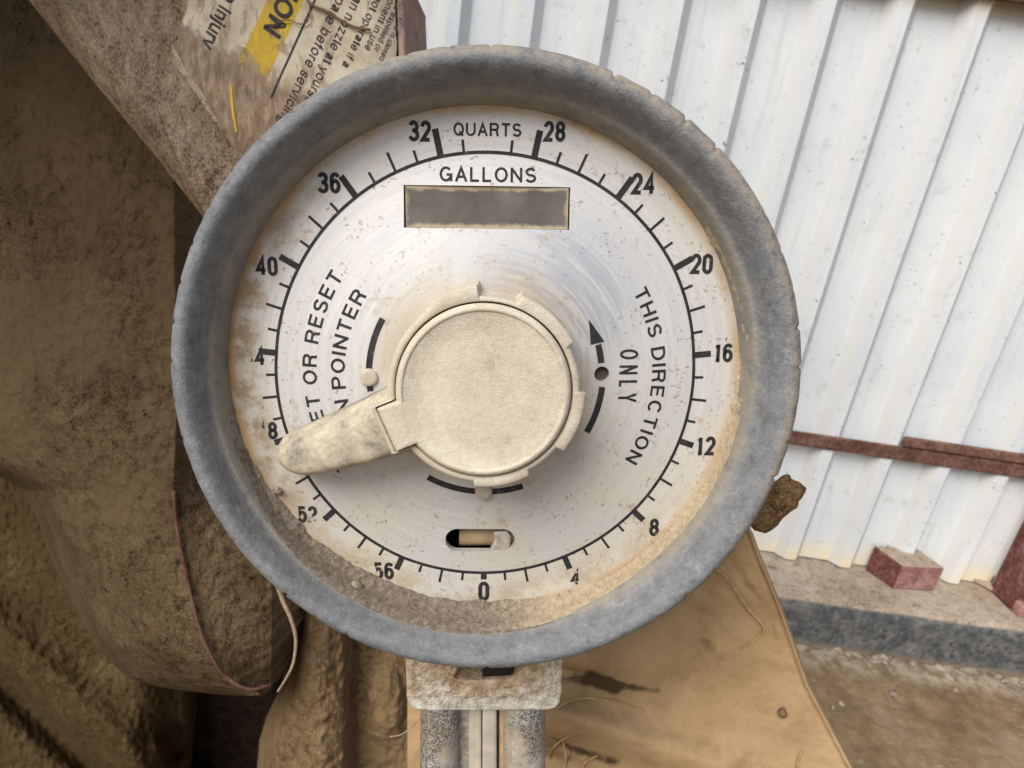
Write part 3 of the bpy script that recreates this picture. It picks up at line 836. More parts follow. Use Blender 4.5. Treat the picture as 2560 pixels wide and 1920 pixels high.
def ledge():
    # concrete footing: dusty top and a bitumen-spotted face
    v, f = [], []
    nx = 160
    prof = [(YF, -.06), (YF, .0), (YF + .001, .05), (YF, .085), (YF + .003, ZB - .006), (YF + .010, ZB - .001), (YF + .03, ZB), (YF + .09, ZB), (WY + .14, ZB - .002)]
    for (y, z) in prof:
        for i in range(nx):
            x = lerp(-1.2, 2.8, i / (nx - 1))
            k = noise.noise(Vector((x * 6, y * 5, z * 5)))
            q = noise.noise(Vector((x * 25, y * 20, z * 20)))
            v.append((x, y + (.004 * k + .002 * q if y < YF + .02 else 0), z + (.003 * k + .0012 * q if z > .09 and y < WY else 0)))
    f = grid_faces(nx, len(prof))
    ob = make('footing', v, f, [M_LEDGE, M_KERB])
    for p in ob.data.polygons:
        j = p.index // (nx - 1)
        p.material_index = 1 if j < 4 else 0
    return tag(ob, kind='structure')


ledge()


def wall():
    root = empty('sheet_metal_wall', Matrix.Translation((.6, WY, ZB)))
    tag(root, 'white ribbed sheet metal wall with grey mildew specks behind the gauge', 'wall')
    per, xr = .1277, -.168
    pts = []
    for k in range(-5, 16):
        x = xr + per * k                # right foot of the rib
        pts += [(x - .060, 0), (x - .040, -.021), (x - .017, -.021), (x, 0)]
    z0, z1 = ZB + .003, 2.3
    zs = [z0, z0 + .05, z0 + .11, .4, .6, .8, 1.0, 1.2, 1.26, 1.5, z1]
    v = []
    for z in zs:
        for (x, d) in pts:
            w = .0012 * noise.noise(Vector((x * 5, z * 4, 1)))
            v.append((x - .6, d + w, z - ZB))
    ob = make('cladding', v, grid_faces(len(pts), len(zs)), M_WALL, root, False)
    sm = ob.modifiers.new('thick', 'SOLIDIFY')
    sm.thickness = .0009
    sm.offset = 1
    bevel_mod(ob, .0016, 2, 20)
    # roofing-screw tips rows poking through
    return root


wall_root = wall()


def screws():
    for (px, py) in [(2540, 146), (2040, 60), (2115, 1063), (2000, 330), (2210, 350), (2010, 1050)]:
        pass


def girt(name, x0, x1, z0, z1, y0, label):
    # cold-formed channel: web to the front with a lip, real depth back to the wall
    ob = box_w(name, (x0, y0, z0), (x1, WY - .0185, z1), M_GIRT, None, .004)
    tag(ob, label, 'steel girt')
    return ob


girt('wall_girt', -.6, 2.4, CAMH + .325, CAMH + .405, WY - .034, 'dark red steel girt crossing the wall above the ribs at the top right corner')
girt('wall_girt', .30, 2.4, CAMH - .530, CAMH - .497, WY - .026, 'long red oxide girt running across the wall from behind the gauge')
girt('wall_girt', .842, 2.4, CAMH - .4955, CAMH - .473, WY - .030, 'thin red steel bar lapped on top of the long low girt')

# red post on the ledge at the right edge of the picture
pa = on_y(2491, 1447, WY - .03)
post = empty('red_post', Matrix.Translation((pa.x + .05, WY - .06, ZB)))
tag(post, 'faded red steel post standing on the ledge at the right edge', 'post')
pb = box_w('shaft', (-.048, -.03, .002), (.07, .0385, .9), M_REDPOST, post, .004)
pp = box_w('base_plate', (-.045, -.055, .0005), (.10, -.0305, .030), M_PINK, post, .003)

# wooden block with red sides
def red_block():
    A = on_z(2232, 1474, ZB)           # front lower corner
    B = on_z(2336, 1478, ZB)
    Cc = on_z(2136, 1406, ZB)
    ex = (B - A)
    ey = (Cc - A)
    h = .063
    root = empty('wood_block', Matrix.Translation(A))
    tag(root, 'short wooden block with red painted sides and two nails lying on the ledge', 'wood block')
    c = [Vector((0, 0, .001)), ex, ex + ey * .93, ey]
    ey = ey * min(1, (1.287 - A.y) / ey.y)
    c[1] = ex; c[2] = ex + ey * .95; c[3] = ey
    c = [Vector((q.x, q.y, .001)) for q in c]
    top = [q + Vector((0, 0, h)) + (Vector((0, 0, .004)) if i > 1 else Vector((0, 0, 0))) for i, q in enumerate(c)]
    vs = c + top
    fs = [(3, 2, 1, 0), (4, 5, 6, 7), (0, 1, 5, 4), (1, 2, 6, 5), (2, 3, 7, 6), (3, 0, 4, 7)]
    ob = make('timber', vs, fs, [M_LEDGE, M_REDPOST, M_PINK], root, False)
    for p in ob.data.polygons:
        p.material_index = [0, 0, 2, 1, 1, 1][p.index]
    bevel_mod(ob, .003)
    for (s, t) in ((.22, .88), (.50, .84)):
        q = ex * s + ey * t + Vector((0, 0, h))
        tube('nail', [(q.x, q.y, h - .004), (q.x + .001, q.y, h + .012)], [.0014, .0010], M_NAIL, root, 6)


red_block()

# splinter board and debris at the foot of the red post
def debris():
    A = on_z(2425, 1452, ZB)
    pts = [(0, 0), (.055, -.010), (.085, -.062), (.060, -.075)]
    ob = prism('scrap_board', pts, 0, .008, M_LEDGE, None, .001)
    ob.location = (A.x, A.y - .004, ZB + .004)
    tag(ob, 'thin dusty scrap of board lying on the ledge by the red post', 'scrap board')
    nb = tube('nail', [(0, 0, 0), (.001, 0, .018)], [.0018, .0014], M_NAIL, None, 6)
    nb.location = (A.x + .037, A.y - .012, ZB + .012)
    tag(nb, 'bent rusty nail standing up in the scrap of board', 'nail')


debris()

# loose rubble along the foot of the kerb
def rubble():
    bm = bmesh.new()
    rnd = random.Random(3)
    for k in range(190):
        r = abs(rnd.gauss(0, .0045)) + .0018
        x, y = rnd.uniform(.45, 1.75), YF - .004 - abs(rnd.gauss(0, .016)) - (rnd.random() < .12) * rnd.uniform(0, .3)
        m = Matrix.Translation((x, y, -.012 + r * .30)) @ Matrix.Rotation(rnd.uniform(0, 6), 4, 'Z') @ Matrix.Diagonal((1.3, .9, .7, 1))
        g = bmesh.ops.create_icosphere(bm, subdivisions=2, radius=r, matrix=m)
        for w in g['verts']:
            w.co += Vector((noise.noise(w.co * 190), noise.noise(w.co * 190 + Vector((9, 0, 0))), noise.noise(w.co * 190 + Vector((0, 9, 0))))) * r * .55
    me = bpy.data.meshes.new('gravel')
    bm.to_mesh(me)
    bm.free()
    ob = make_me('gravel', me, dirt('pale_rubble', (.16, .12, .08), (.29, .235, .175), (.42, .37, .30), .6), None)
    tag(ob, 'pale loose gravel scattered on the dirt along the foot of the kerb', 'gravel', None, 'stuff')


rubble()

# ================================================================== MACHINE BEHIND THE GAUGE
backing_root = empty('gap_backing', Matrix.Translation((-.7, .7, 0)))
box_w('rear_backing', (-.6, -.08, .02), (.505, .06, 1.45), M_GAPSHADE, backing_root, .02)  # dark backing added to keep the gap black
box_w('shade_overhang', (-.6, -.61, 1.145), (.50, -.085, 1.45), M_GAPSHADE, backing_root, .02)  # unseen block, added only to shade the machinery on the left
box_w('belly_backing', (-.6, -.28, .0), (.565, -.085, .50), M_GAPSHADE, backing_root, .01)  # second dark backing, closing the lower gap
tag(backing_root, 'near-black backing added to darken the gap behind the brown housing, with an unseen shading block', 'dark backing')


def loft(name, rows, nx, ny, y0, y1, depth, material, parent=None, amp=0.0, fs=120, thick=0.0, close=0.0, octs=4):
    """sheet between x0(y) and x1(y) (display px of the photograph) at depth(x01, x, y) metres from the camera"""
    v = []
    for j in range(ny):
        y = lerp(y0, y1, j / (ny - 1))
        r = interp(rows, y)
        for i in range(nx):
            t = i / (nx - 1)
            x = lerp(r[1], r[2], t)
            d = depth(t, x, y)
            p = dd(x, y, d)
            if amp:
                n = fbm(p * fs, octs) * .6 + .4 * abs(noise.noise(p * fs * .45)) + .35 * abs(noise.noise(p * fs * 3.1)) * max(0, noise.noise(p * fs * .2) + .5)
                d2 = d + amp * n
                p = dd(x, y, d2)
            v.append(p)
    f = grid_faces(nx, ny)
    if close:
        base = len(v)
        # skirt: push the rim back to give the thing its real depth
        rim = [i for i in range(nx)] + [j * nx + nx - 1 for j in range(1, ny)] + [(ny - 1) * nx + i for i in range(nx - 2, -1, -1)] + [j * nx for j in range(ny - 2, 0, -1)]
        back = CAM @ Vector((0, 0, -close))
        for q in rim:
            v.append(v[q] + back)
        m = len(rim)
        for k in range(m):
            a, b = rim[k], rim[(k + 1) % m]
            f.append((b, a, base + k, base + (k + 1) % m))
        f.append(tuple(base + k for k in range(m)))
    ob = make(name, v, f, material, parent)
    return ob


# --- big brown housing with the red trim line
HR = [(-90, -170, 375, 470), (300, -170, 375, 520), (500, -170, 377, 600), (900, -170, 382, 596), (1000, -60, 377, 592), (1059, 52, 375, 590), (1112, 76, 378, 590), (1224, 118, 398, 588),
      (1300, 152, 416, 587), (1356, 183, 431, 587), (1400, 210, 448, 587), (1434, 240, 465, 586), (1465, 272, 490, 585), (1483, 337, 522, 585), (1492, 392, 552, 583), (1500, 470, 566, 576), (1504, 510, 548, 556)]
HROWS = [(r[0], r[1], r[3]) for r in HR]


def hdepth(t, x, y):
    r = interp(HR, y)
    xe = r[2]
    if x < xe:
        u = (x - r[1]) / max(1, xe - r[1])          # front face: bulges toward the camera near the trim
        e = 1 - u
        d = .345 + .050 * e * e + .10 * max(0, (.22 - u) / .22) ** 2.2 * sstep(900, 1080, y)
        d += .02 * sstep(1350, 1503, y) ** 2
    else:
        w = (x - xe) / max(1, r[3] - xe)            # side face falls away
        d = .345 + lerp(.060, .016, sstep(950, 1230, y)) * (w ** .9) + .02 * sstep(1350, 1503, y) ** 2
    return d


house = empty('machine_housing', Matrix.Translation(dd(380, 900, .45)))
tag(house, 'big rounded brown dirt caked housing with a faint red trim line, left of the gauge', 'machine housing')


def reparent(ob, root):
    bpy.context.view_layer.update()
    ob.parent = root
    ob.matrix_parent_inverse = root.matrix_world.inverted()


hb = loft('body', HROWS, 330, 560, -90, 1503, hdepth, M_HOUSING, None, .0021, 150, close=.22)
reparent(hb, house)
st = spline([dd(x, y, .3435 + d) for x, y, d in [(376, 1060, .002), (380, 1123, 0), (399, 1224, 0), (431, 1356, 0), (466, 1434, .002), (490, 1462, .006), (518, 1482, .0065), (548, 1489, .009), (578, 1481, .0135)]], 60)
so = tube('trim_line', st, .0009, m_red('dulled_red_trim', (.085, .035, .025), (.125, .058, .042), (.16, .10, .065)), None, 8)
reparent(so, house)

# --- lower left lumpy casting
LR = [(930, -170, 260), (1250, -170, 330), (1440, -170, 480), (1520, -170, 478), (1600, -170, 462), (1760, -170, 450)]


def ldepth(t, x, y):
    d = .49
    # diagonal ridge and groove
    q = (y - 1415) - (x * .93 + 0)                 # distance below the diagonal
    q2 = q / 1.37
    d += -.014 * math.exp(-((q2 + 40) / 45.0) ** 2) + .022 * math.exp(-((q2 - 42) / 34.0) ** 2)
    # hollow
    r = math.hypot((x - 372) / 30.0, (y - 1600) / 44.0)
    d += .022 * math.exp(-(r ** 4))
    r2 = math.hypot((x - 350) / 20.0, (y - 1612) / 26.0)
    d += -.016 * math.exp(-r2 * r2)
    d += .22 * sstep(.86, 1.0, t) ** 2 + .05 * sstep(.7, .95, t)
    return d


lc = loft('lower_casting', LR, 210, 200, 930, 1760, ldepth, M_LOWDIRT, None, .0024, 210, close=.12)
tag(lc, 'grainy brown dirt coated casting with a diagonal ridge at the lower left corner', 'casting')

# --- rough column between the dark gap and the gauge neck
CR = [(1150, 640, 905), (1290, 640, 905), (1400, 622, 905), (1480, 608, 905), (1550, 575, 905), (1600, 560, 905), (1760, 548, 905)]


def cdepth(t, x, y):
    d = .415
    d += .11 * max(0, (.14 - t) / .14) ** 2
    d -= .018 * math.exp(-((x - 690) / 60.0) ** 2)
    d += .022 * sstep(735, 775, x)
    r = math.hypot((x - 835) / 42.0, (y - 1520) / 80.0)
    d -= .015 * math.exp(-r ** 4)
    return d


cc = loft('support_column', CR, 150, 230, 1150, 1760, cdepth, M_COLUMN, None, .0036, 170, close=.12)
tag(cc, 'rough brown dirt clumped column standing left of the gauge neck', 'column')

# --- tan panel
PR = [(1085, 880, 1580), (1150, 880, 1626), (1200, 880, 1644), (1310, 880, 1690), (1480, 880, 1750), (1659, 880, 1845), (1760, 880, 1900)]


def pdepth(t, x, y):
    d = lerp(.335, .285, t)
    # long soft fold low down and the hollow under it
    def seg(x, y, ax, ay, bx, by):
        vx, vy = bx - ax, by - ay
        u = max(0, min(1, ((x - ax) * vx + (y - ay) * vy) / (vx * vx + vy * vy)))
        s = ((x - ax) * vy - (y - ay) * vx) / math.hypot(vx, vy)
        return math.hypot(x - ax - u * vx, y - ay - u * vy), u, s
    r, u, s = seg(x, y, 1130, 1520, 1560, 1665)
    d -= .017 * math.exp(-(r / 46.0) ** 2) * lerp(1.0, .45, u)
    r, u, s = seg(x, y, 1130, 1585, 1440, 1668)
    d += .020 * math.exp(-(r / lerp(24, 36, u)) ** 2) * (1 - u) ** 1.4 * sstep(-.02, .06, u)
    # short crease right of the collar
    r, u, s = seg(x, y, 1170, 1446, 1420, 1494)
    d += .008 * math.exp(-(r / lerp(14, 26, u)) ** 2) * (1 - u) ** 1.2
    # creases radiating from behind the rim
    r, u, s = seg(x, y, 1450, 1230, 1590, 1330)
    d += .0012 * math.exp(-(r / 14.0) ** 2) * math.sin(PI * u)
    r, u, s = seg(x, y, 1560, 1190, 1660, 1330)
    d += .0012 * math.exp(-(r / 9.0) ** 2) * math.sin(PI * u)
    d += .0012 * noise.noise(Vector((x / 120.0, y / 120.0, 2)))
    # rolled right edge
    d -= .0022 * sstep(.980, .993, t)
    d += .008 * sstep(.992, 1.0, t) ** 2
    return d


pn = loft('dusty_panel', PR, 260, 200, 1085, 1760, pdepth, M_PANEL, None, .0007, 160, close=.010)
tag(pn, 'tan dust covered bent sheet panel with creases behind the gauge neck', 'panel')

# oil smudges with their own shape, and painted shadow under the fold
def blob(x, y, ax, ay, bx, by, w):
    vx, vy = bx - ax, by - ay
    u = max(0, min(1, ((x - ax) * vx + (y - ay) * vy) / (vx * vx + vy * vy)))
    r = math.hypot(x - ax - u * vx, y - ay - u * vy)
    return math.exp(-(r / w) ** 2)


def smudge_shade(x, y):
    k = 1.1 * blob(x, y, 1200, 1452, 1330, 1488, 13) + .9 * blob(x, y, 1290, 1474, 1420, 1492, 10) + .75 * blob(x, y, 1275, 1455, 1310, 1470, 15)
    k += .55 * blob(x, y, 1440, 1195, 1500, 1262, 20) + .35 * blob(x, y, 1400, 1180, 1470, 1290, 26)
    k += .5 * blob(x, y, 1520, 1385, 1555, 1420, 16) + .38 * blob(x, y, 1600, 1440, 1660, 1425, 9) + .4 * blob(x, y, 1560, 1215, 1640, 1290, 7)
    k += .45 * blob(x, y, 1670, 1350, 1686, 1400, 7) + .4 * blob(x, y, 1500, 1605, 1580, 1620, 30) + .9 * blob(x, y, 1190, 1600, 1330, 1648, 12)  # last blob paints the shadow in the hollow below the fold
    return k


me = pn.data
at_ = me.attributes.new('smudge_shade', 'FLOAT', 'POINT')
vals = [0.0] * len(me.vertices)
for j in range(200):
    y = lerp(1085, 1760, j / 199)
    r_ = interp(PR, y)
    for i in range(260):
        vals[j * 260 + i] = smudge_shade(lerp(r_[1], r_[2], i / 259), y)
at_.data.foreach_set('value', vals)


# fibres lying on the panel
def pfib(pts, r, label, name='straw_fibre', mt=None, off=-.0018):
    P = []
    for x, y in pts:
        row = interp(PR, y)
        t = (x - row[1]) / (row[2] - row[1])
        P.append(dd(x, y, pdepth(t, x, y) + off))
    P = spline(P, 30)
    n = len(P)
    ob = tube(name, P, [r * (.55 + .45 * math.sin(PI * min(1, (k + 3) / (n + 3)))) for k in range(n)], mt or M_STRAW, None, 6)
    tag(ob, label, 'straw fibre', 'straw fibres on the tan panel')


pfib([(1530, 1215), (1572, 1252), (1612, 1310), (1648, 1352), (1642, 1372), (1600, 1402)], .00055, 'bent pale straw fibre near the right edge of the tan panel')
pfib([(1180, 1556), (1215, 1522), (1260, 1508), (1320, 1514), (1390, 1535)], .0005, 'arched straw fibre over the soft fold beside the neck')
pfib([(1185, 1640), (1200, 1610), (1232, 1588)], .0005, 'short straw fibre slanting up in the dark hollow of the panel')
pfib([(1210, 1700), (1222, 1640), (1216, 1600)], .0006, 'upright straw fibre in the hollow, nearest to the neck')
pfib([(1240, 1700), (1262, 1650), (1290, 1632)], .0006, 'straw fibre leaning right at the lower edge of the hollow')
pfib([(1726, 1700), (1722, 1655), (1732, 1622)], .0006, 'short straw fibre at the bottom by the panel edge')
pfib([(1684, 1534), (1690, 1540), (1694, 1548)], .0022, 'small dark seed stuck on the tan panel', 'seed', M_TWIG)

# hanging pale string left of the neck
sp = spline([dd(x, y, .285) for x, y in [(600, 1265), (612, 1300), (628, 1335), (639, 1380), (634, 1430), (620, 1462), (600, 1494)]], 40)
o = tube('string', sp, [.0011 * (1 - .55 * k / 40) for k in range(41)], M_PALE, None, 6)
tag(o, 'pale curved string hanging below the lower left rim of the gauge', 'string')
sp = spline([dd(x, y, .30) for x, y in [(915, 1540), (900, 1560), (870, 1585), (842, 1592)]], 24)
o = tube('cobweb_strand', sp, .00035, M_PALE, None, 6)
tag(o, 'thin grey cobweb strand trailing left from the neck collar', 'cobweb')

# ================================================================== POST WITH CAUTION LABEL
PD = .255
PM = Matrix.Translation(dd(600, 200, PD)) @ CAM.to_4x4()
PM = PM @ Matrix.Rotation(rad(-6), 4, 'Y') @ Matrix.Rotation(rad(3), 4, 'X')
PMI = PM.inverted()


def onpost(x, y, h=0.0):
    """display px -> local xy on the post face raised by h"""
    o = PMI @ ORG
    d = PMI.to_3x3() @ ray(x * DK, y * DK)
    t = (h - o.z) / d.z
    q = o + d * t
    return (q.x, q.y)


lp = empty('steel_arm', PM)
tag(lp, 'tapered dusty brown steel arm carrying a torn caution label above the gauge', 'machine arm')


def arm():
    # rounded left flank, flat face, pink right strip: rows down the arm
    rows = [(-70, 25, 866), (0, 62, 868), (180, 205, 874), (330, 330, 884), (470, 440, 900), (560, 500, 910), (680, 600, 925)]
    nx, ny = 300, 330
    v = []
    for j in range(ny):
        y = lerp(-70, 680, j / (ny - 1))
        r = interp(rows, y)
        for i in range(nx):
            t = (i / (nx - 1))
            t = t * t * (3 - 2 * t) * .5 + t * .5
            x = lerp(r[1], r[2], t)
            w = (x - r[1])
            h = -.014 * max(0, 1 - w / 62.0) ** 2.2
            h += .0022 * math.exp(-((w - 66) / 20.0) ** 2)      # lip along the flank
            q = onpost(x, y, 0)
            n3 = Vector((q[0] * 130, q[1] * 130, 0))
            lump = (.0015 * max(-.3, fbm(n3, 5)) + .0007 * abs(noise.noise(n3 * 4.1)) + .0005 * noise.noise(n3 * 9.0)) * (.4 + .6 * sstep(220, 460, y)) + .0012 * max(0, noise.noise(n3 * .5)) * math.exp(-((w - 40) / 40.0) ** 2)
            if r[2] - x < 14:
                lump = 0
            q = onpost(x, y, h + lump)
            v.append((q[0], q[1], h + lump))
    f = grid_faces(nx, ny)
    base = len(v)
    rim = [i for i in range(nx)] + [j * nx + nx - 1 for j in range(1, ny)] + [(ny - 1) * nx + i for i in range(nx - 2, -1, -1)] + [j * nx for j in range(ny - 2, 0, -1)]
    for q in rim:
        v.append((v[q][0], v[q][1], -.036))
    m = len(rim)
    for k in range(m):
        a, b = rim[k], rim[(k + 1) % m]
        f.append((b, a, base + k, base + (k + 1) % m))
    f.append(tuple(base + k for k in range(m)))
    return make('arm_body', v, f, M_POST, lp)


arm()
# pinkish painted strip at the right edge
ev, ef = [], []
for k in range(40):
    y = lerp(-68, 500, k / 39)
    x = interp([(-70, 866), (0, 868), (180, 874), (330, 884), (470, 900), (560, 910)], y)[1]
    q = onpost(x, y, 0)
    for h, o in ((.0012, -.0016), (.0014, .0004), (.0004, .0010), (-.036, .0010)):
        ev.append((q[0] + o + .0002 * noise.noise(Vector((0, q[1] * 300, h * 100))), q[1], h))
ef = grid_faces(4, 40)
strip = make('edge_strip', ev, ef, m_red('faded_pink_brown_paint', (.29, .185, .15), (.39, .26, .21), (.48, .36, .29)), lp)
strip['label'] = 'pinkish worn paint strip along the right edge'


def m_paper():
    m = Mat('dirty_label_paper')
    x, y, z = m.xyz()
    a = m.noise(60, 6, .68)
    b = m.noise(260, 5, .7, m.scalevec((1.6, .6, 1)))
    vec = m.scalevec((1, .35, 1))
    s = m.noise(150, 5, .7, vec, 1.2)
    col = m.ramp(a, [(.33, (.40, .33, .23)), (.5, (.56, .48, .36)), (.66, (.63, .57, .45))])
    # yellow band
    u = m.math('ADD', m.math('MULTIPLY', x, LB_N[0]), m.math('MULTIPLY', y, LB_N[1]))
    band = m.math('MULTIPLY', m.maprange(u, LB_U0 - .0004, LB_U0), m.maprange(u, LB_U1 + .0004, LB_U1))
    yel = m.ramp(a, [(.3, (.42, .28, .055)), (.6, (.60, .41, .045))])
    col = m.mix(band, col, yel)
    # torn & dirt covered toward the lower end
    dl = m.math('ADD', m.math('MULTIPLY', x, LB_D[0]), m.math('MULTIPLY', y, LB_D[1]))
    zone = m.maprange(dl, LB_D0 - .012, LB_D0 + .014)
    dm = m.math('ADD', m.math('MULTIPLY', m.math('ADD', m.math('MULTIPLY', b, .5), m.math('MULTIPLY', a, .5)), .9), m.math('MULTIPLY', zone, .36))
    mk = m.maprange(dm, .57, .70)
    spots = m.math('MULTIPLY', m.maprange(s, .51, .62), .7)
    dirtc = m.ramp(b, [(.33, (.15, .10, .065)), (.5, (.25, .18, .12)), (.68, (.38, .30, .22))])
    col = m.mix(m.math('MAXIMUM', mk, spots), col, dirtc)
    return m.fin(col, .85, 0, m.bump(m.math('ADD', b, mk), .4, .0006), .2)


def label():
    global LB_N, LB_U0, LB_U1, LB_D, LB_D0
    H = .0028
    # text direction on the face, from measured points of the yellow band
    e1 = Vector(onpost(737, 0, H)); e2 = Vector(onpost(585, 150, H))
    # lower right edge of the band
    p1 = Vector(onpost(656, 0, H)); p2 = Vector(onpost(590, 140, H))
    tdir = (p2 - p1).normalized()                # reading direction (down-left)
    nrm = Vector((-tdir.y, tdir.x))              # letter up = left of reading direction... checked below
    LB_N = (nrm.x, nrm.y)
    q0 = Vector(onpost(656, 0, H)).dot(nrm)
    q1 = Vector(onpost(578, 0, H)).dot(nrm)
    LB_U0, LB_U1 = min(q0, q1), max(q0, q1)
    LB_D = (tdir.x, tdir.y)
    LB_D0 = Vector(onpost(578, 150, H)).dot(tdir)
    outline = [(417, -65), (404, 20), (388, 60), (380, 96), (386, 130), (430, 205), (480, 285), (535, 360), (600, 420), (848, 420), (852, 300), (856, 120), (854, 20), (852, -65)]
    n = len(outline)
    pts = [onpost(x, y, H) for x, y in outline]
    # subdivided sheet from the outline: triangulate & subdivide
    bm = bmesh.new()
    vs = [bm.verts.new((x, y, H)) for x, y in pts]
    bm.faces.new(vs)
    bmesh.ops.triangulate(bm, faces=bm.faces[:])
    bmesh.ops.subdivide_edges(bm, edges=bm.edges[:], cuts=6, use_grid_fill=True)
    for w in bm.verts:
        w.co.z = H + .0002 * noise.noise(Vector((w.co.x * 160, w.co.y * 160, 0)))
        w.co.x += .0007 * noise.noise(Vector((w.co.x * 300, w.co.y * 300, 5)))
    bmesh.ops.recalc_face_normals(bm, faces=bm.faces[:])
    me = bpy.data.meshes.new('label')
    bm.to_mesh(me)
    bm.free()
    if me.polygons and me.polygons[0].normal.z < 0:
        me.flip_normals()
    lab = make_me('label', me, m_paper(), lp)
    sm = lab.modifiers.new('thick', 'SOLIDIFY')
    sm.thickness = .0004
    sm.offset = -1

    ln = 0

    def write(body, end, cap, bold, xs=1.0, shear=0.0):
        """body written along tdir, its last letter ending at display px `end` (baseline)"""
        v, f, x0, x1, y0, y1 = text_mesh(body, bold, 1.02, shear)
        k = cap / .727
        E = Vector(onpost(end[0], end[1], H + .00032))
        upv = Vector((-tdir.y, tdir.x))
        out = []
        for (a, b) in v:
            q = E + tdir * ((a - x1) * k * xs) + upv * (b * k)
            out.append((q.x, q.y, H + .00032))
        ob = make('lettering', out, f, M_INK, lab, False)
        return ob

    mm = PD / FPX * DK                              # metres per display px
    write('CAUTION', (567, 66), 40 * mm, .030, .98, .12)
    write('could cause Injury', (433, 98), 31 * mm, .020, .84, .12)
    write('prepare before servicing', (598, 262), 22 * mm, .0, .94, .1)
    write('clean nozzle at yourself', (647, 236), 21 * mm, .0, .90, .1)
    write('Do not operate if a', (738, 140), 18 * mm, .0, .90, .1)
    write('component in use', (786, 104), 16 * mm, .0, .90, .1)
    write('must be expelled or', (806, 108), 13 * mm, .0, .90, .1)
    write('valve is closed', (818, 128), 12 * mm, .0, .90, .1)
    # thin rule beside the yellow band
    a = Vector(onpost(793 * .945, -40, H + .00032)); 
    a = Vector(onpost(684, -10, H + .00032)); b = Vector(onpost(585, 210, H + .00032))
    w = Vector((-(b - a).y, (b - a).x)).normalized() * .00035
    make('printed_rule', [(*(a - w), H + .00032), (*(b - w), H + .00032), (*(b + w), H + .00032), (*(a + w), H + .00032)], [(0, 1, 2, 3)], M_INK, lab, False)
    return lab


lab = label()
# yellow torn flake low on the label
fl = [(495, 178), (500, 190), (503, 232), (511, 284), (508, 287), (500, 250), (496, 215)]
q = [onpost(x, y, .0036) for x, y in fl]
prism('torn_flake', list(reversed(q)), .0024, .0032, plain('torn_yellow_paper', (.55, .37, .04), .8), lab)
# lifted paper edge at the torn left side
fl = [(367, 92), (374, 96), (395, 140), (440, 205), (470, 262), (462, 262), (425, 205), (385, 150), (374, 120)]
q = [onpost(x, y, .0034) for x, y in fl]
prism('curled_edge', list(reversed(q)), .0012, .0030, dirt('grey_torn_paper', (.2, .15, .1), (.34, .27, .19), (.45, .37, .28), 2), lab)


def afib(pts, r, label, mt=M_TWIG):
    P = [PM @ Vector((*onpost(x, y, .0042), .0042)) for x, y in pts]
    ob = tube('root_fibre', spline(P, 34), r, mt, None, 6)
    tag(ob, label, 'root fibre', 'root fibres on the caution label')


afib([(660, -5), (676, 12), (700, 22), (738, 44), (765, 58), (800, 64)], .0005, 'thick brown root fibre lying across the yellow band')
afib([(583, 62), (600, 48), (624, 43), (650, 52), (668, 40), (668, 5)], .00022, 'thin looped root fibre left of the black letters')

# ================================================================== THE GAUGE
ga, gb, gc = .1781, .0183, -.0119
GC = Vector((-.0408 * 3.0381, .0138 * 3.0381, -3.0381)) * S
GR = Matrix.Rotation(ga, 3, 'X') @ Matrix.Rotation(gb, 3, 'Y') @ Matrix.Rotation(gc, 3, 'Z')
GM = Matrix.Translation(ORG + CAM @ GC) @ (CAM @ GR).to_4x4()
GMI = GM.inverted()
gauge = empty('meter_gauge', GM)
tag(gauge, 'round dusty dial gauge marked quarts and gallons with a grey rubber rim', 'gauge')


def pxl(x, y, h=0.0):
    """display px -> dial coordinates (in R units) on the plane z = h R"""
    o = GMI @ ORG
    d = GMI.to_3x3() @ ray(x * DK, y * DK)
    t = (h * S - o.z) / d.z
    q = o + d * t
    return Vector((q.x / S, q.y / S))


def zc(r):
    return .047 * (1 - r) / .455 if r < 1 else 0.0


def dial_pt(x, y):
    h = 0.0
    for _ in range(5):
        q = pxl(x, y, h)
        h = zc(q.length)
    return q


def cone(x, y, lift=.0010):
    return (x * S, y * S, (zc(math.hypot(x, y)) + lift) * S)


# ---- dial plate (with the window and the slot cut out)
wa = [dial_pt(x, y) for x, y in [(872, 402), (1231, 402), (1231, 494), (872, 494)]]
WIN = (sum(q.x for q in wa) / 4, sum(q.y for q in wa) / 4)
WHX = (wa[1].x - wa[0].x + wa[2].x - wa[3].x) / 4
WHY = (wa[0].y - wa[3].y + wa[1].y - wa[2].y) / 4
sl = dial_pt(1037, 1167)
sl0, sl1 = dial_pt(962, 1167), dial_pt(1112, 1167)
SHX = (sl1.x - sl0.x) / 2
SHY = (dial_pt(1037, 1143).y - dial_pt(1037, 1191).y) / 2
M_DIAL = m_dial()
M_WINDOW = m_window()


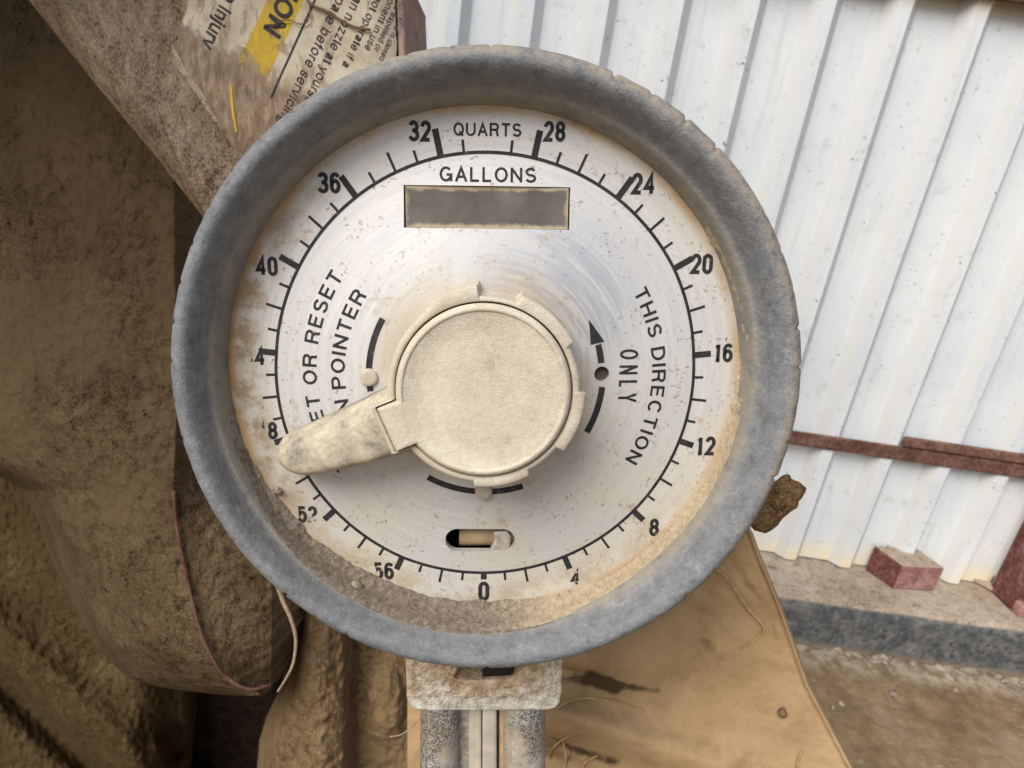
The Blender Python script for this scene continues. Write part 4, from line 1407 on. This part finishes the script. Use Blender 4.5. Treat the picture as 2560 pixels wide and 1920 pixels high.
def dial_plate():
    v = [(0, 0, zc(0) * S)]
    n = 180
    rs = [.1, .2, .3, .4, .5, .6, .7, .8, .9, .97, 1.0, 1.03, 1.1, 1.18, 1.28]
    for r in rs:
        for k in range(n):
            a = 2 * PI * k / n
            v.append((r * S * math.cos(a), r * S * math.sin(a), zc(r) * S))
    f = [(0, 1 + k, 1 + (k + 1) % n) for k in range(n)]
    for j in range(len(rs) - 1):
        for k in range(n):
            a = 1 + j * n + k
            b = 1 + j * n + (k + 1) % n
            f.append((a, a + n, b + n, b))
    b0 = len(v)
    v += [(q[0], q[1], -.0016) for q in v[1 + (len(rs) - 1) * n:]]
    e = 1 + (len(rs) - 1) * n
    for k in range(n):
        f.append((e + k, b0 + k, b0 + (k + 1) % n, e + (k + 1) % n))
    f.append(tuple(b0 + k for k in range(n - 1, -1, -1)))
    ob = make('dial_plate', v, f, M_DIAL, None, False)
    # cutters
    c1 = prism('c1', [((WIN[0] + sx * WHX) * S, (WIN[1] + sy * WHY) * S) for sx, sy in ((-1, -1), (1, -1), (1, 1), (-1, 1))], -.01, .02, None)
    sp = []
    for k in range(24):
        a = PI / 2 + PI * k / 23
        sp.append(((sl.x - SHX + SHY + SHY * math.cos(a)) * S, (sl.y + SHY * math.sin(a)) * S))
    for k in range(24):
        a = -PI / 2 + PI * k / 23
        sp.append(((sl.x + SHX - SHY + SHY * math.cos(a)) * S, (sl.y + SHY * math.sin(a)) * S))
    c2 = prism('c2', sp, -.01, .02, None)
    hp = dial_pt(1300, 808)
    c3 = prism('c3', [((hp.x + .036 * math.cos(2 * PI * k / 20)) * S, (hp.y + .036 * math.sin(2 * PI * k / 20)) * S) for k in range(20)], -.01, .02, None)
    for c in (c1, c2, c3):
        b = ob.modifiers.new('cut', 'BOOLEAN')
        b.operation = 'DIFFERENCE'
        b.solver = 'EXACT'
        b.object = c
    me = evaluated(ob)
    bpy.data.objects.remove(ob)
    for c in (c1, c2, c3):
        bpy.data.objects.remove(c)
    return make_me('dial_plate', me, M_DIAL, gauge, False)


dial = dial_plate()

# backing below the dial: window plate, slot works, hole floor
HT = .094
wp = prism('counter_window', [((WIN[0] + sx * (WHX - .007)) * S, (WIN[1] + sy * (WHY - .003)) * S) for sx, sy in ((-1, -1), (1, -1), (1, 1), (-1, 1))], -.0040, zc(math.hypot(*WIN)) * S - .0012, M_WINDOW, gauge)
wp['label'] = 'dull grey dusty counter window with a tan dust border'
back = prism('housing_back', [(1.27 * S * math.cos(2 * PI * k / 64), 1.27 * S * math.sin(2 * PI * k / 64)) for k in range(64)], -.032, -.014, M_DARK, gauge)
# slot insides: a tan tube and a metal tooth
st0 = (sl.x - SHX * .62) * S
v = []
tube('slot_roller', [((sl.x - SHX * .62) * S, (sl.y - .006) * S, -.0058), ((sl.x + SHX * 1.1) * S, (sl.y - .006) * S, -.0058)], .0040, plain('tan_roller', (.30, .22, .13), .7), gauge, 20)
tp = [pxl(x, y, 0.0) for x, y in [(1058, 1192), (1068, 1172), (1066, 1150), (1096, 1147), (1104, 1160), (1102, 1184), (1092, 1192)]]
prism('slot_tooth', [(q.x * S, q.y * S) for q in reversed(tp)], -.0045, .0000, plain('scuffed_pale_metal', (.42, .37, .31), .6, .1, .45, 300), gauge, .0005)
hp = dial_pt(1300, 808)
prism('hole_floor', [((hp.x + .05 * math.cos(2 * PI * k / 20)) * S, (hp.y + .05 * math.sin(2 * PI * k / 20)) * S) for k in range(20)], -.0020, .0008, plain('hole_dirt', (.09, .062, .045), .95), gauge)


# ---- scale
MAJ = {0: (1045, 1237), 56: (868.7, 1203.2), 52: (723.1, 1102), 4: (1219.1, 1201.8), 8: (1368.1, 1103.4), 16: (1498.1, 767.4), 12: (1467.1, 952.2), 28: (1153.6, 341.3), 24: (1333.5, 428.5), 20: (1455.9, 580.4), 32: (952, 338.5), 36: (769.3, 425.7), 40: (645.5, 577.6), 44: (597.2, 762.3)}
tab = {}
for k, (x, y) in MAJ.items():
    q = dial_pt(x, y)
    a = math.atan2(q.x, -q.y) % (2 * PI)           # ccw from the bottom
    if k == 0 and a > PI:
        a -= 2 * PI
    tab[k] = (a, q.length)
tab[48] = ((tab[44][0] + tab[52][0]) / 2, (tab[44][1] + tab[52][1]) / 2)
tab[60] = (tab[0][0] + 2 * PI, tab[0][1])
SCALE = sorted((k, a, r) for k, (a, r) in tab.items())


def sc(k):
    r = interp(SCALE, k)
    return r[1], r[2]


def scale_marks():
    v, f = [], []
    n = 360
    for i in range(n):
        a, r = sc(60.0 * i / n)
        for w in (-.0075, .0075):
            v.append(cone((r + w) * math.sin(a), -(r + w) * math.cos(a)))
    for i in range(n):
        j = (i + 1) % n
        f.append((2 * i, 2 * j, 2 * j + 1, 2 * i + 1))
    make('scale_ring', v, f, M_PRINT, dial, False)
    for k in range(60):
        if k == 30:
            continue
        a, r = sc(k)
        top = sstep(10, 30, k) * sstep(50, 30, k) if True else 0
        if k % 4 == 0:
            l, w = (.072 + .050 * top), .0145
            if k == 0:
                l = .036
        elif k % 2 == 0:
            l, w = .072 + .022 * top, .0062
        else:
            l, w = .046 + .012 * top, .0060
        d = Vector((math.sin(a), -math.cos(a)))
        t = Vector((math.cos(a), math.sin(a)))
        q = [d * (r + .004) - t * w, d * (r + .004) + t * w, d * (r + l) + t * w, d * (r + l) - t * w]
        make('scale_tick', [cone(p.x, p.y, .0013) for p in q], [(0, 1, 2, 3)], M_PRINT, dial, False)


scale_marks()


def put_text(name, body, fn, cap, wide, weight, gap=.13):
    v, f, w = dial_text(body, cap, wide, weight, gap)
    out = [cone(*fn(a - w / 2, b - cap / 2), .0016) for a, b in v]
    return make(name, out, f, M_PRINT, dial, False)


NUM = [('32', 907, 283, 46), ('28', 1198, 284, 45), ('24', 1390, 397, 47), ('20', 1516, 570, 44), ('16', 1562, 762, 41), ('12', 1524, 963, 41), ('8', 1413, 1139, 38), ('4', 1243, 1247, 34),
       ('0', 1045, 1277, 42), ('56', 829, 1233, 37), ('52', 664, 1111, 36), ('48', 577, 930, 38), ('44', 549, 770, 40), ('40', 576, 575, 42), ('36', 711, 395, 46)]
for s_, x, y, hpx in NUM:
    c = dial_pt(x, y)
    cap = (dial_pt(x, y - hpx / 2) - dial_pt(x, y + hpx / 2)).length
    put_text('numeral', s_, lambda a, b, c=c: (c.x + a, c.y + b), cap, 1.0, .188, .05)

c = dial_pt(1053, 280)
put_text('lettering', 'QUARTS', lambda a, b: (c.x + a, c.y + b), .057, 1.03, .165, .15)
c2 = dial_pt(1054, 377)
put_text('lettering', 'GALLONS', lambda a, b: (c2.x + a, c2.y + b), .066, 1.08, .165, .19)


def arc_text(body, r, a0, a1, cap, weight=.16, gap=.2):
    """text on an arc, tops outward, reading clockwise from angle a0 to a1 (degrees, ccw from +x)"""
    v, f, w = dial_text(body, cap, 1.0, weight, gap)
    out = []
    for a, b in v:
        th = rad(lerp(a0, a1, a / w))
        rr = r + b
        out.append(cone(rr * math.cos(th), rr * math.sin(th), .0016))
    make('lettering', out, f, M_PRINT, dial, False)


def ang(x, y):
    q = dial_pt(x, y)
    return math.degrees(math.atan2(q.y, q.x)), q.length


# right: THIS DIRECTION (baseline inside)
aT, rT = ang(1384, 622)
aN, rN = ang(1362, 1004)
arc_text('THIS DIRECTION', (ang(1408, 785)[1]), ang(1397, 617)[0] + .3, ang(1373, 1003)[0] - .3, .068)
# ONLY: upright column turned a quarter
o1 = dial_pt(1357, 812)
put_text('lettering', 'ONLY', lambda a, b: (o1.x + b, o1.y - a), .088, .66, .135, .32)
# left: TO SET OR RESET / TURN POINTER, tops outward
aE = ang(728, 588)[0]
aS = ang(720, 1030)[0]
if aS < 0:
    aS += 360
arc_text('TO SET OR RESET', ang(684, 790)[1], aS, aE, .068)
aE = ang(782, 630)[0]
aP = ang(735, 840)[0] % 360
wP = (aP - aE)
wt, wu = dial_text('POINTER', 1, 1, .16, .2)[2], dial_text('TURN POINTER', 1, 1, .16, .2)[2]
arc_text('TURN POINTER', ang(748, 760)[1], aE + wP * wu / wt, aE, .068)


def arc_band(name, pts, w, head=None):
    P = [dial_pt(*p) for p in pts]
    a0 = math.atan2(P[0].y, P[0].x)
    a1 = math.atan2(P[-1].y, P[-1].x)
    if a1 - a0 > PI:
        a1 -= 2 * PI
    if a0 - a1 > PI:
        a1 += 2 * PI
    r = sum(p.length for p in P) / len(P)
    v, f = [], []
    n = 40
    for i in range(n + 1):
        a = lerp(a0, a1, i / n)
        for d in (-w, w):
            v.append(cone((r + d) * math.cos(a), (r + d) * math.sin(a), .0013))
        if i:
            b = 2 * i
            f.append((b - 2, b, b + 1, b - 1))
    if head:
        q = [dial_pt(*p) for p in head]
        m = len(v)
        v += [cone(p.x, p.y, .0013) for p in q]
        f.append(tuple(range(m, m + len(q))))
    make(name, v, f, M_PRINT, dial, False)


arc_band('arrow_arc', [(826, 688), (802, 750), (797, 812), (803, 845)], .015)
arc_band('arrow_arc', [(1301, 836), (1298, 850), (1290, 880), (1268, 934)], .015)
arc_band('direction_arrow', [(1290, 745), (1297, 765), (1300, 784)], .015, [(1272, 690), (1276, 745), (1306, 738)])
arc_band('arrow_arc', [(925, 1030), (980, 1051), (1040, 1062), (1130, 1052)], .015)

# ---- pins
for (x, y, r, h) in ((798, 815, .040, .020), (1045, 1060, .040, .030)):
    q = dial_pt(x, y)
    zb = zc(q.length)
    vv, ff = [], []
    prof = [(1.06, 0), (1.06, .4), (1.0, .8), (.86, 1.0), (.4, .96), (.01, .95)]
    for (a, b) in prof:
        for k in range(24):
            vv.append(((q.x + r * a * math.cos(2 * PI * k / 24)) * S, (q.y + r * a * math.sin(2 * PI * k / 24)) * S, (zb + h * b) * S))
    make('pin_head', vv, grid_faces(24, len(prof), True), M_PIN, gauge)

# ---- hub: ring skirt with lugs, keyed cap
TABA = rad(202.5)


def capr(th, grow=0.0):
    d = (th - TABA + PI) % (2 * PI) - PI
    r = .361 + grow
    if abs(d) < rad(40):
        rt = min((.435 + grow) / max(.05, math.cos(d)), (.098 + grow) / max(1e-4, abs(math.sin(d))))
        r = max(r, rt)
    return r


LUG = [(-180, .398), (-96, .398), (-95, .420), (-62, .418), (-61, .396), (-38, .396), (-37, .428), (-1, .426), (0, .402), (28, .398), (29.5, .424), (68, .422), (70, .388), (93, .388), (94, .434), (120, .424), (128, .400), (160, .398), (180, .398)]


def lug(th):
    a = (math.degrees(th) + 180) % 360 - 180
    return interp(LUG, a)[1]


def hub():
    n = 720
    # ring
    v, f = [], []
    prof = []
    for i in range(n):
        th = 2 * PI * i / n
        ri = capr(th, .007)
        ro = max(lug(th), ri + .022)
        c, s = math.cos(th), math.sin(th)
        for (r, z) in ((ri, .30), (ri, .402), (ri + .005, .408), (ro - .012, .404), (ro - .003, .398), (ro, .386), (ro, .33), (ro - .004, .20), (ro + .012, .055)):
            v.append((r * c * S, r * s * S, z * S))
    m = 9
    for i in range(n):
        j = (i + 1) % n
        for k in range(m - 1):
            f.append((i * m + k, i * m + k + 1, j * m + k + 1, j * m + k))
    ring = make('hub_ring', v, f, M_RING, gauge, True)
    # cap
    v, f = [], []
    for i in range(n):
        th = 2 * PI * i / n
        r = capr(th)
        c, s = math.cos(th), math.sin(th)
        for (k, z) in ((0, .28), (0, .412), (.006, .424), (.016, .431), (.030, .434)):
            v.append(((r - k) * c * S, (r - k) * s * S, z * S))
    m = 5
    for i in range(n):
        j = (i + 1) % n
        for k in range(m - 1):
            f.append((i * m + k, i * m + k + 1, j * m + k + 1, j * m + k))
    # top: slightly dished, rings inwards
    cur = [i * m + m - 1 for i in range(n)]
    for (sc_, z) in ((.93, .4335), (.90, .430), (.6, .430), (.3, .431)):
        b = len(v)
        for i in range(n):
            th = 2 * PI * i / n
            r = min(capr(th) - .03, .361 * sc_) if sc_ < .95 else capr(th) * sc_
            v.append((r * math.cos(th) * S, r * math.sin(th) * S, z * S))
        nx_ = [b + i for i in range(n)]
        for i in range(n):
            j = (i + 1) % n
            f.append((cur[i], nx_[i], nx_[j], cur[j]))
        cur = nx_
    f.append(tuple(reversed(cur)))
    cap = make('knob_cap', v, f, M_KNOB, gauge, True)
    return ring, cap


hub()


def pointer():
    # sections along the arm: upper edge px, lower edge px, top height, bottom height (R units)
    sec = [((900, 700), (960, 1010), .37, .09), ((872, 770), (915, 982), .372, .09), ((852, 828), (880, 977), .372, .09), ((812, 852), (845, 985), .365, .09), ((770, 872), (800, 999), .345, .09), ((730, 889), (760, 1008), .322, .09), ((690, 906), (720, 1017), .30, .09),
           ((655, 921), (690, 1023), .275, .09), ((632, 930), (664, 1027), .255, .09), ((614, 942), (640, 1024), .235, .09), ((604, 957), (620, 1016), .215, .09), ((599, 972), (607, 1004), .195, .10), ((597.5, 984), (600, 994), .17, .12)]
    prof = [(0, -1.0), (0.0, -.62), (.06, -.40), (.18, -.20), (.33, -.02), (.42, .0), (.60, .0), (.80, -.01), (.92, -.05), (.98, -.14), (1.0, -.35), (1.0, -1.0)]
    v = []
    for (a, b, ht, hb_) in sec:
        for (u, z) in prof:
            zz = ht + z * .16 if z > -.99 else hb_
            zz = max(zz, hb_)
            x = lerp(a[0], b[0], u)
            y = lerp(a[1], b[1], u)
            q = pxl(x, y, max(zz, ht - .16))
            v.append((q.x * S, q.y * S, zz * S))
    n = len(prof)
    f = grid_faces(n, len(sec))
    f = [tuple(reversed(q)) for q in f]
    f.append(tuple(range((len(sec) - 1) * n, len(sec) * n)))
    for j in range(len(sec) - 1):
        f.append((j * n, j * n + n - 1, (j + 1) * n + n - 1, (j + 1) * n))
    ob = make('pointer', v, f, M_POINTER, gauge)
    return ob


pointer()

# ---- rubber rim
def bezel():
    prof = [(1.20, -.36), (1.32, -.35), (1.385, -.24), (1.398, -.10), (1.406, .02), (1.411, .10), (1.413, .128), (1.410, .146), (1.403, .164), (1.396, .19), (1.384, .222), (1.366, .250), (1.345, .265), (1.322, .268), (1.300, .254), (1.283, .226), (1.270, .188), (1.260, .152), (1.250, .134), (1.242, .132), (1.234, .126), (1.226, .104), (1.218, .066), (1.211, .025), (1.206, -.03)]
    n = 960
    v = []
    teeth = 50
    for (r, z) in prof:
        for k in range(n):
            a = 2 * PI * k / n
            ph = (k / n * teeth) % 1.0
            irregular = max(.05, .45 + 1.1 * noise.noise(Vector((math.cos(a) * 7, math.sin(a) * 7, 5)))) * .7 + .3 * noise.noise(Vector((math.cos(a) * 3, math.sin(a) * 3, 0)))
            cut = 0.0
            if 1.32 < r:
                cut = .027 * (max(0, 1 - abs(ph - .5) / .09)) * irregular + .004 * irregular * (1 - math.sin(PI * ph))
                cut *= sstep(1.33, 1.372, r)
            wob = .003 * noise.noise(Vector((math.cos(a) * 1.7, math.sin(a) * 1.7, 4 + r * 3)))
            rr = r - cut + wob + .0016 * noise.noise(Vector((math.cos(a) * 14, math.sin(a) * 14, r * 9)))
            v.append(((rr * math.cos(a) + .018 * sstep(1.22, 1.33, r)) * S, rr * math.sin(a) * S, (z + wob) * S))
    f = grid_faces(n, len(prof), True)
    return make('rubber_rim', v, f, M_BEZEL, gauge)


bezel()

# ---- dirt lying in the bottom of the rim
IN_PX = [(623, 1098), (671, 1160), (710, 1188), (750, 1213), (834, 1255), (899, 1281), (958, 1296), (1045, 1299), (1156, 1288), (1240, 1264), (1325, 1227), (1409, 1160), (1479, 1075), (1535, 994), (1560, 903), (1573, 830), (1585, 717)]
OUT_PX = [(609, 1151), (688, 1219), (750, 1278), (834, 1314), (916, 1345), (975, 1351), (1059, 1345), (1138, 1323), (1240, 1291), (1325, 1254), (1409, 1195), (1493, 1106), (1555, 994), (1590, 903), (1600, 830), (1601, 717)]


def polar_px(P, h):
    out = []
    for x, y in P:
        q = pxl(x, y, h)
        out.append((math.degrees(math.atan2(q.x, -q.y)), q.length))
    return sorted(out)


CIN, COUT = polar_px(IN_PX, .012), polar_px(OUT_PX, .14)
CRU = []
for a in range(-84, 128, 3):
    r0 = interp(CIN, a)[1]
    r1 = interp([(-84, 1.216), (-62, 1.222), (-45, 1.245), (-32, 1.252), (-15, 1.257), (2, 1.256), (12, 1.246), (24, 1.226), (40, 1.220), (130, 1.216)], a)[1]
    r0 += .034 * sstep(0, 28, a)
    fade = sstep(-74, -50, a) * sstep(126, 100, a)
    r0 = lerp(1.208, r0, fade)
    CRU.append((a, r0, r1))


ZRIM = [(1.0, -.02), (1.204, -.02), (1.211, .025), (1.218, .066), (1.226, .104), (1.234, .126), (1.242, .132), (1.25, .134), (1.26, .152), (1.27, .188)]


def crust():
    nx, ny = 700, 26
    v = []
    for j in range(ny):
        u = j / (ny - 1)
        for i in range(nx):
            a = lerp(-82, 125, i / (nx - 1))
            _, r0, r1 = interp(CRU, a)
            r0 += .013 * fbm(Vector((a * .25, 0, 0)), 4)
            r = lerp(r0, r1, u)
            th = rad(a)
            x, y = r * math.sin(th), -r * math.cos(th)
            wide = (r1 - r0)
            z = max(interp(ZRIM, r)[1] + .005, .004 + wide * .75 * u ** 1.3) + wide * .10 * math.sin(PI * u) ** .8
            n = fbm(Vector((x * 42, y * 42, 0)), 4)
            z += (.007 * n + .004 * noise.noise(Vector((x * 110, y * 110, 3)))) * min(1, 4 * u, 4 * (1 - u)) * min(1, wide / .06) + (-.004 if u in (0.0, 1.0) else 0)
            v.append((x * S, y * S, z * S))
    ob = make('dirt_buildup', v, grid_faces(nx, ny), M_CRUST, gauge)
    ob['label'] = 'loose grey brown dirt settled along the bottom of the rim'
    # crumbs
    return ob


crust()


def pebble(x, y, r, label, name='pebble', mt=None, h=.05):
    q = pxl(x, y, h)
    bm = bmesh.new()
    bmesh.ops.create_icosphere(bm, subdivisions=3, radius=1)
    for w in bm.verts:
        n = 1 + .28 * noise.noise(w.co * 1.7 + Vector((x, y, 0)))
        w.co = Vector((w.co.x * 1.1, w.co.y * .95, w.co.z * .8)) * (r * n)
    me = bpy.data.meshes.new(name)
    bm.to_mesh(me)
    bm.free()
    ob = make_me(name, me, mt or M_CRUST, None)
    ob.matrix_world = GM @ Matrix.Translation((q.x * S, q.y * S, h * S))
    tag(ob, label, name.replace('_', ' '))
    return ob


M_PEB = dirt('pale_crumb', (.22, .17, .12), (.34, .27, .20), (.45, .37, .28), 2)
pebble(766, 1268, .0019, 'small round pale pebble in the dirt at the lower left of the rim', 'pebble', M_PEB, .062)
pebble(598, 1060, .0012, 'tiny tan crumb stuck where the pointer tip meets the lower left rim', 'crumb', M_PEB, .02)

# ---- neck below the rim
def neck():
    zf = -.20                            # front plane of the collar in R units
    def P(x, y, h=zf):
        q = pxl(x, y, h)
        return (q.x * S, q.y * S)
    out = [(875, 1340), (876, 1425), (878, 1505), (884, 1522), (896, 1533), (910, 1536), (1180, 1535), (1200, 1530), (1210, 1518), (1213, 1500), (1216, 1430), (1216, 1340), (1176, 1340), (1168, 1408), (1150, 1432), (1128, 1446), (1106, 1466), (1040, 1470), (985, 1470), (981, 1463), (990, 1440), (1000, 1428), (1000, 1340)]
    pts = [P(*q) for q in out]
    pts.reverse()
    # heavily subdivided front so that the crust has relief
    ob = prism('collar', pts, (zf - .13) * S, zf * S, M_COLLAR, gauge, .0022, 3, False)
    cb = [P(884, 1478, zf - .13), P(884, 1533, zf - .13), P(1206, 1531, zf - .13), P(1206, 1478, zf - .13)]
    prism('collar_body', cb, (zf - .55) * S, (zf - .131) * S, M_COLLAR, gauge, .002, 2, False)
    # caked crust on its face
    cv, nx, ny = [], 150, 90
    inner = out
    for j in range(ny):
        y = lerp(1395, 1534, j / (ny - 1))
        for i in range(nx):
            x = lerp(874, 1217, i / (nx - 1))
            inside, dm = False, 1e9
            for (ax, ay), (bx, by) in zip(inner, inner[1:] + inner[:1]):
                if (ay > y) != (by > y) and x < (bx - ax) * (y - ay) / (by - ay) + ax:
                    inside = not inside
                vx, vy = bx - ax, by - ay
                u = max(0, min(1, ((x - ax) * vx + (y - ay) * vy) / (vx * vx + vy * vy + 1e-9)))
                dm = min(dm, math.hypot(x - ax - u * vx, y - ay - u * vy))
            e = min(1, dm / 13.0) if inside else -.5
            n3 = Vector((x / 17.0, y / 17.0, 0))
            h = zf - .030 + .034 * e + (.012 * fbm(n3, 4) + .007 * abs(noise.noise(n3 * 2.3))) * max(0, e) - .012 * sstep(1498, 1512, y)
            q = pxl(x, y, zf)
            cv.append((q.x * S, q.y * S, h * S))
    ff = []
    for q in grid_faces(nx, ny):
        if min(cv[k][2] for k in q) > (zf - .03) * S:
            ff.append(tuple(reversed(q)))
    make('dirt_crust', cv, ff, M_COLLAR, gauge)
    # black plug in the slot
    prism('slot_plug', [P(1042, 1470, zf - .03), P(1042, 1400, zf - .03), P(1108, 1400, zf - .03), P(1108, 1470, zf - .03)][::-1], (zf - .35) * S, (zf - .03) * S, M_DARK, gauge, .0004)
    # two tubes and the bar between them
    def rod(name, cx, half, zd, y0, y1, flat=1.0, mt=M_ALU):
        v, n, m = [], 28, 24
        for j in range(m):
            y = lerp(y0, y1, j / (m - 1))
            c = pxl(cx(y), y, zd)
            w = (pxl(cx(y) + half, y, zd) - c).length
            for k in range(n):
                a = 2 * PI * k / n
                ca, sa = math.cos(a), math.sin(a)
                e = 1.0
                v.append(((c.x + w * ca) * S, c.y * S, (zd + w * flat * sa) * S))
        f = [tuple(reversed(q)) for q in grid_faces(n, m, True)]
        return make(name, v, f, mt, gauge)
    rod('handle_tube', lambda y: 949, 41, -.36, 1485, 1800)
    rod('handle_tube', lambda y: 1132, 46, -.36, 1485, 1800)
    # centre bar: flat front with a dark seam
    def bar(name, x0, x1, zd, mt, th=.12, bev=.0008, yt=1505):
        a, b = P(x0, yt, zd), P(x1, yt, zd)
        c, d = P(x1, 1800, zd), P(x0, 1800, zd)
        return prism(name, [d, c, b, a], (zd - th) * S, zd * S, mt, gauge, bev)
    M_BAR = plain('pale_dusty_bar', (.50, .45, .37), .6, .1, .25, 90)
    bar('centre_bar', 1042, 1073, -.30, M_BAR)
    bar('web_plate', 985, 1100, -.43, M_COLLAR, .1, .0008, 1495)
    bar('side_lip', 1078, 1096, -.33, plain('orange_dust', (.45, .30, .17), .9, 0, .25, 200))
    bar('inner_fillet', 1012, 1040, -.37, M_BAR)
    return ob


neck()

# gauge body behind the dial so that it has depth from other angles
def body_back():
    v = []
    prof = [(1.30, -.34), (1.22, -.46), (.9, -.66), (.5, -.72), (.01, -.72)]
    for (r, z) in prof:
        for k in range(64):
            a = 2 * PI * k / 64
            v.append((r * S * math.cos(a), r * S * math.sin(a), z * S))
    make('back_shell', v, grid_faces(64, len(prof), True), M_ALU, gauge)


body_back()

# mud lump stuck behind the rim on the right
def mud():
    c = dd(1674, 1080, .215)
    bm = bmesh.new()
    bmesh.ops.create_icosphere(bm, subdivisions=5, radius=1)
    for w in bm.verts:
        d = w.co.copy()
        n = 1 + .30 * fbm(d * 1.3 + Vector((3, 1, 0)), 4)
        # long lump leaning down to the left
        w.co = Vector((d.x * .0080, d.y * .0070, d.z * .007)) * n
        w.co.x += w.co.y * .55
        if d.y < -.2:
            w.co.y += (d.y + .2) * .0042
            w.co.x += (d.y + .2) * .0030
            w.co.x *= 1 + .25 * d.y
    me = bpy.data.meshes.new('mud_lump')
    bm.to_mesh(me)
    bm.free()
    ob = make_me('mud_lump', me, M_MUD, None)
    ob.matrix_world = Matrix.Translation(c) @ CAM.to_4x4()
    tag(ob, 'brown dried mud lump sticking out behind the right side of the rim', 'mud lump')


mud()
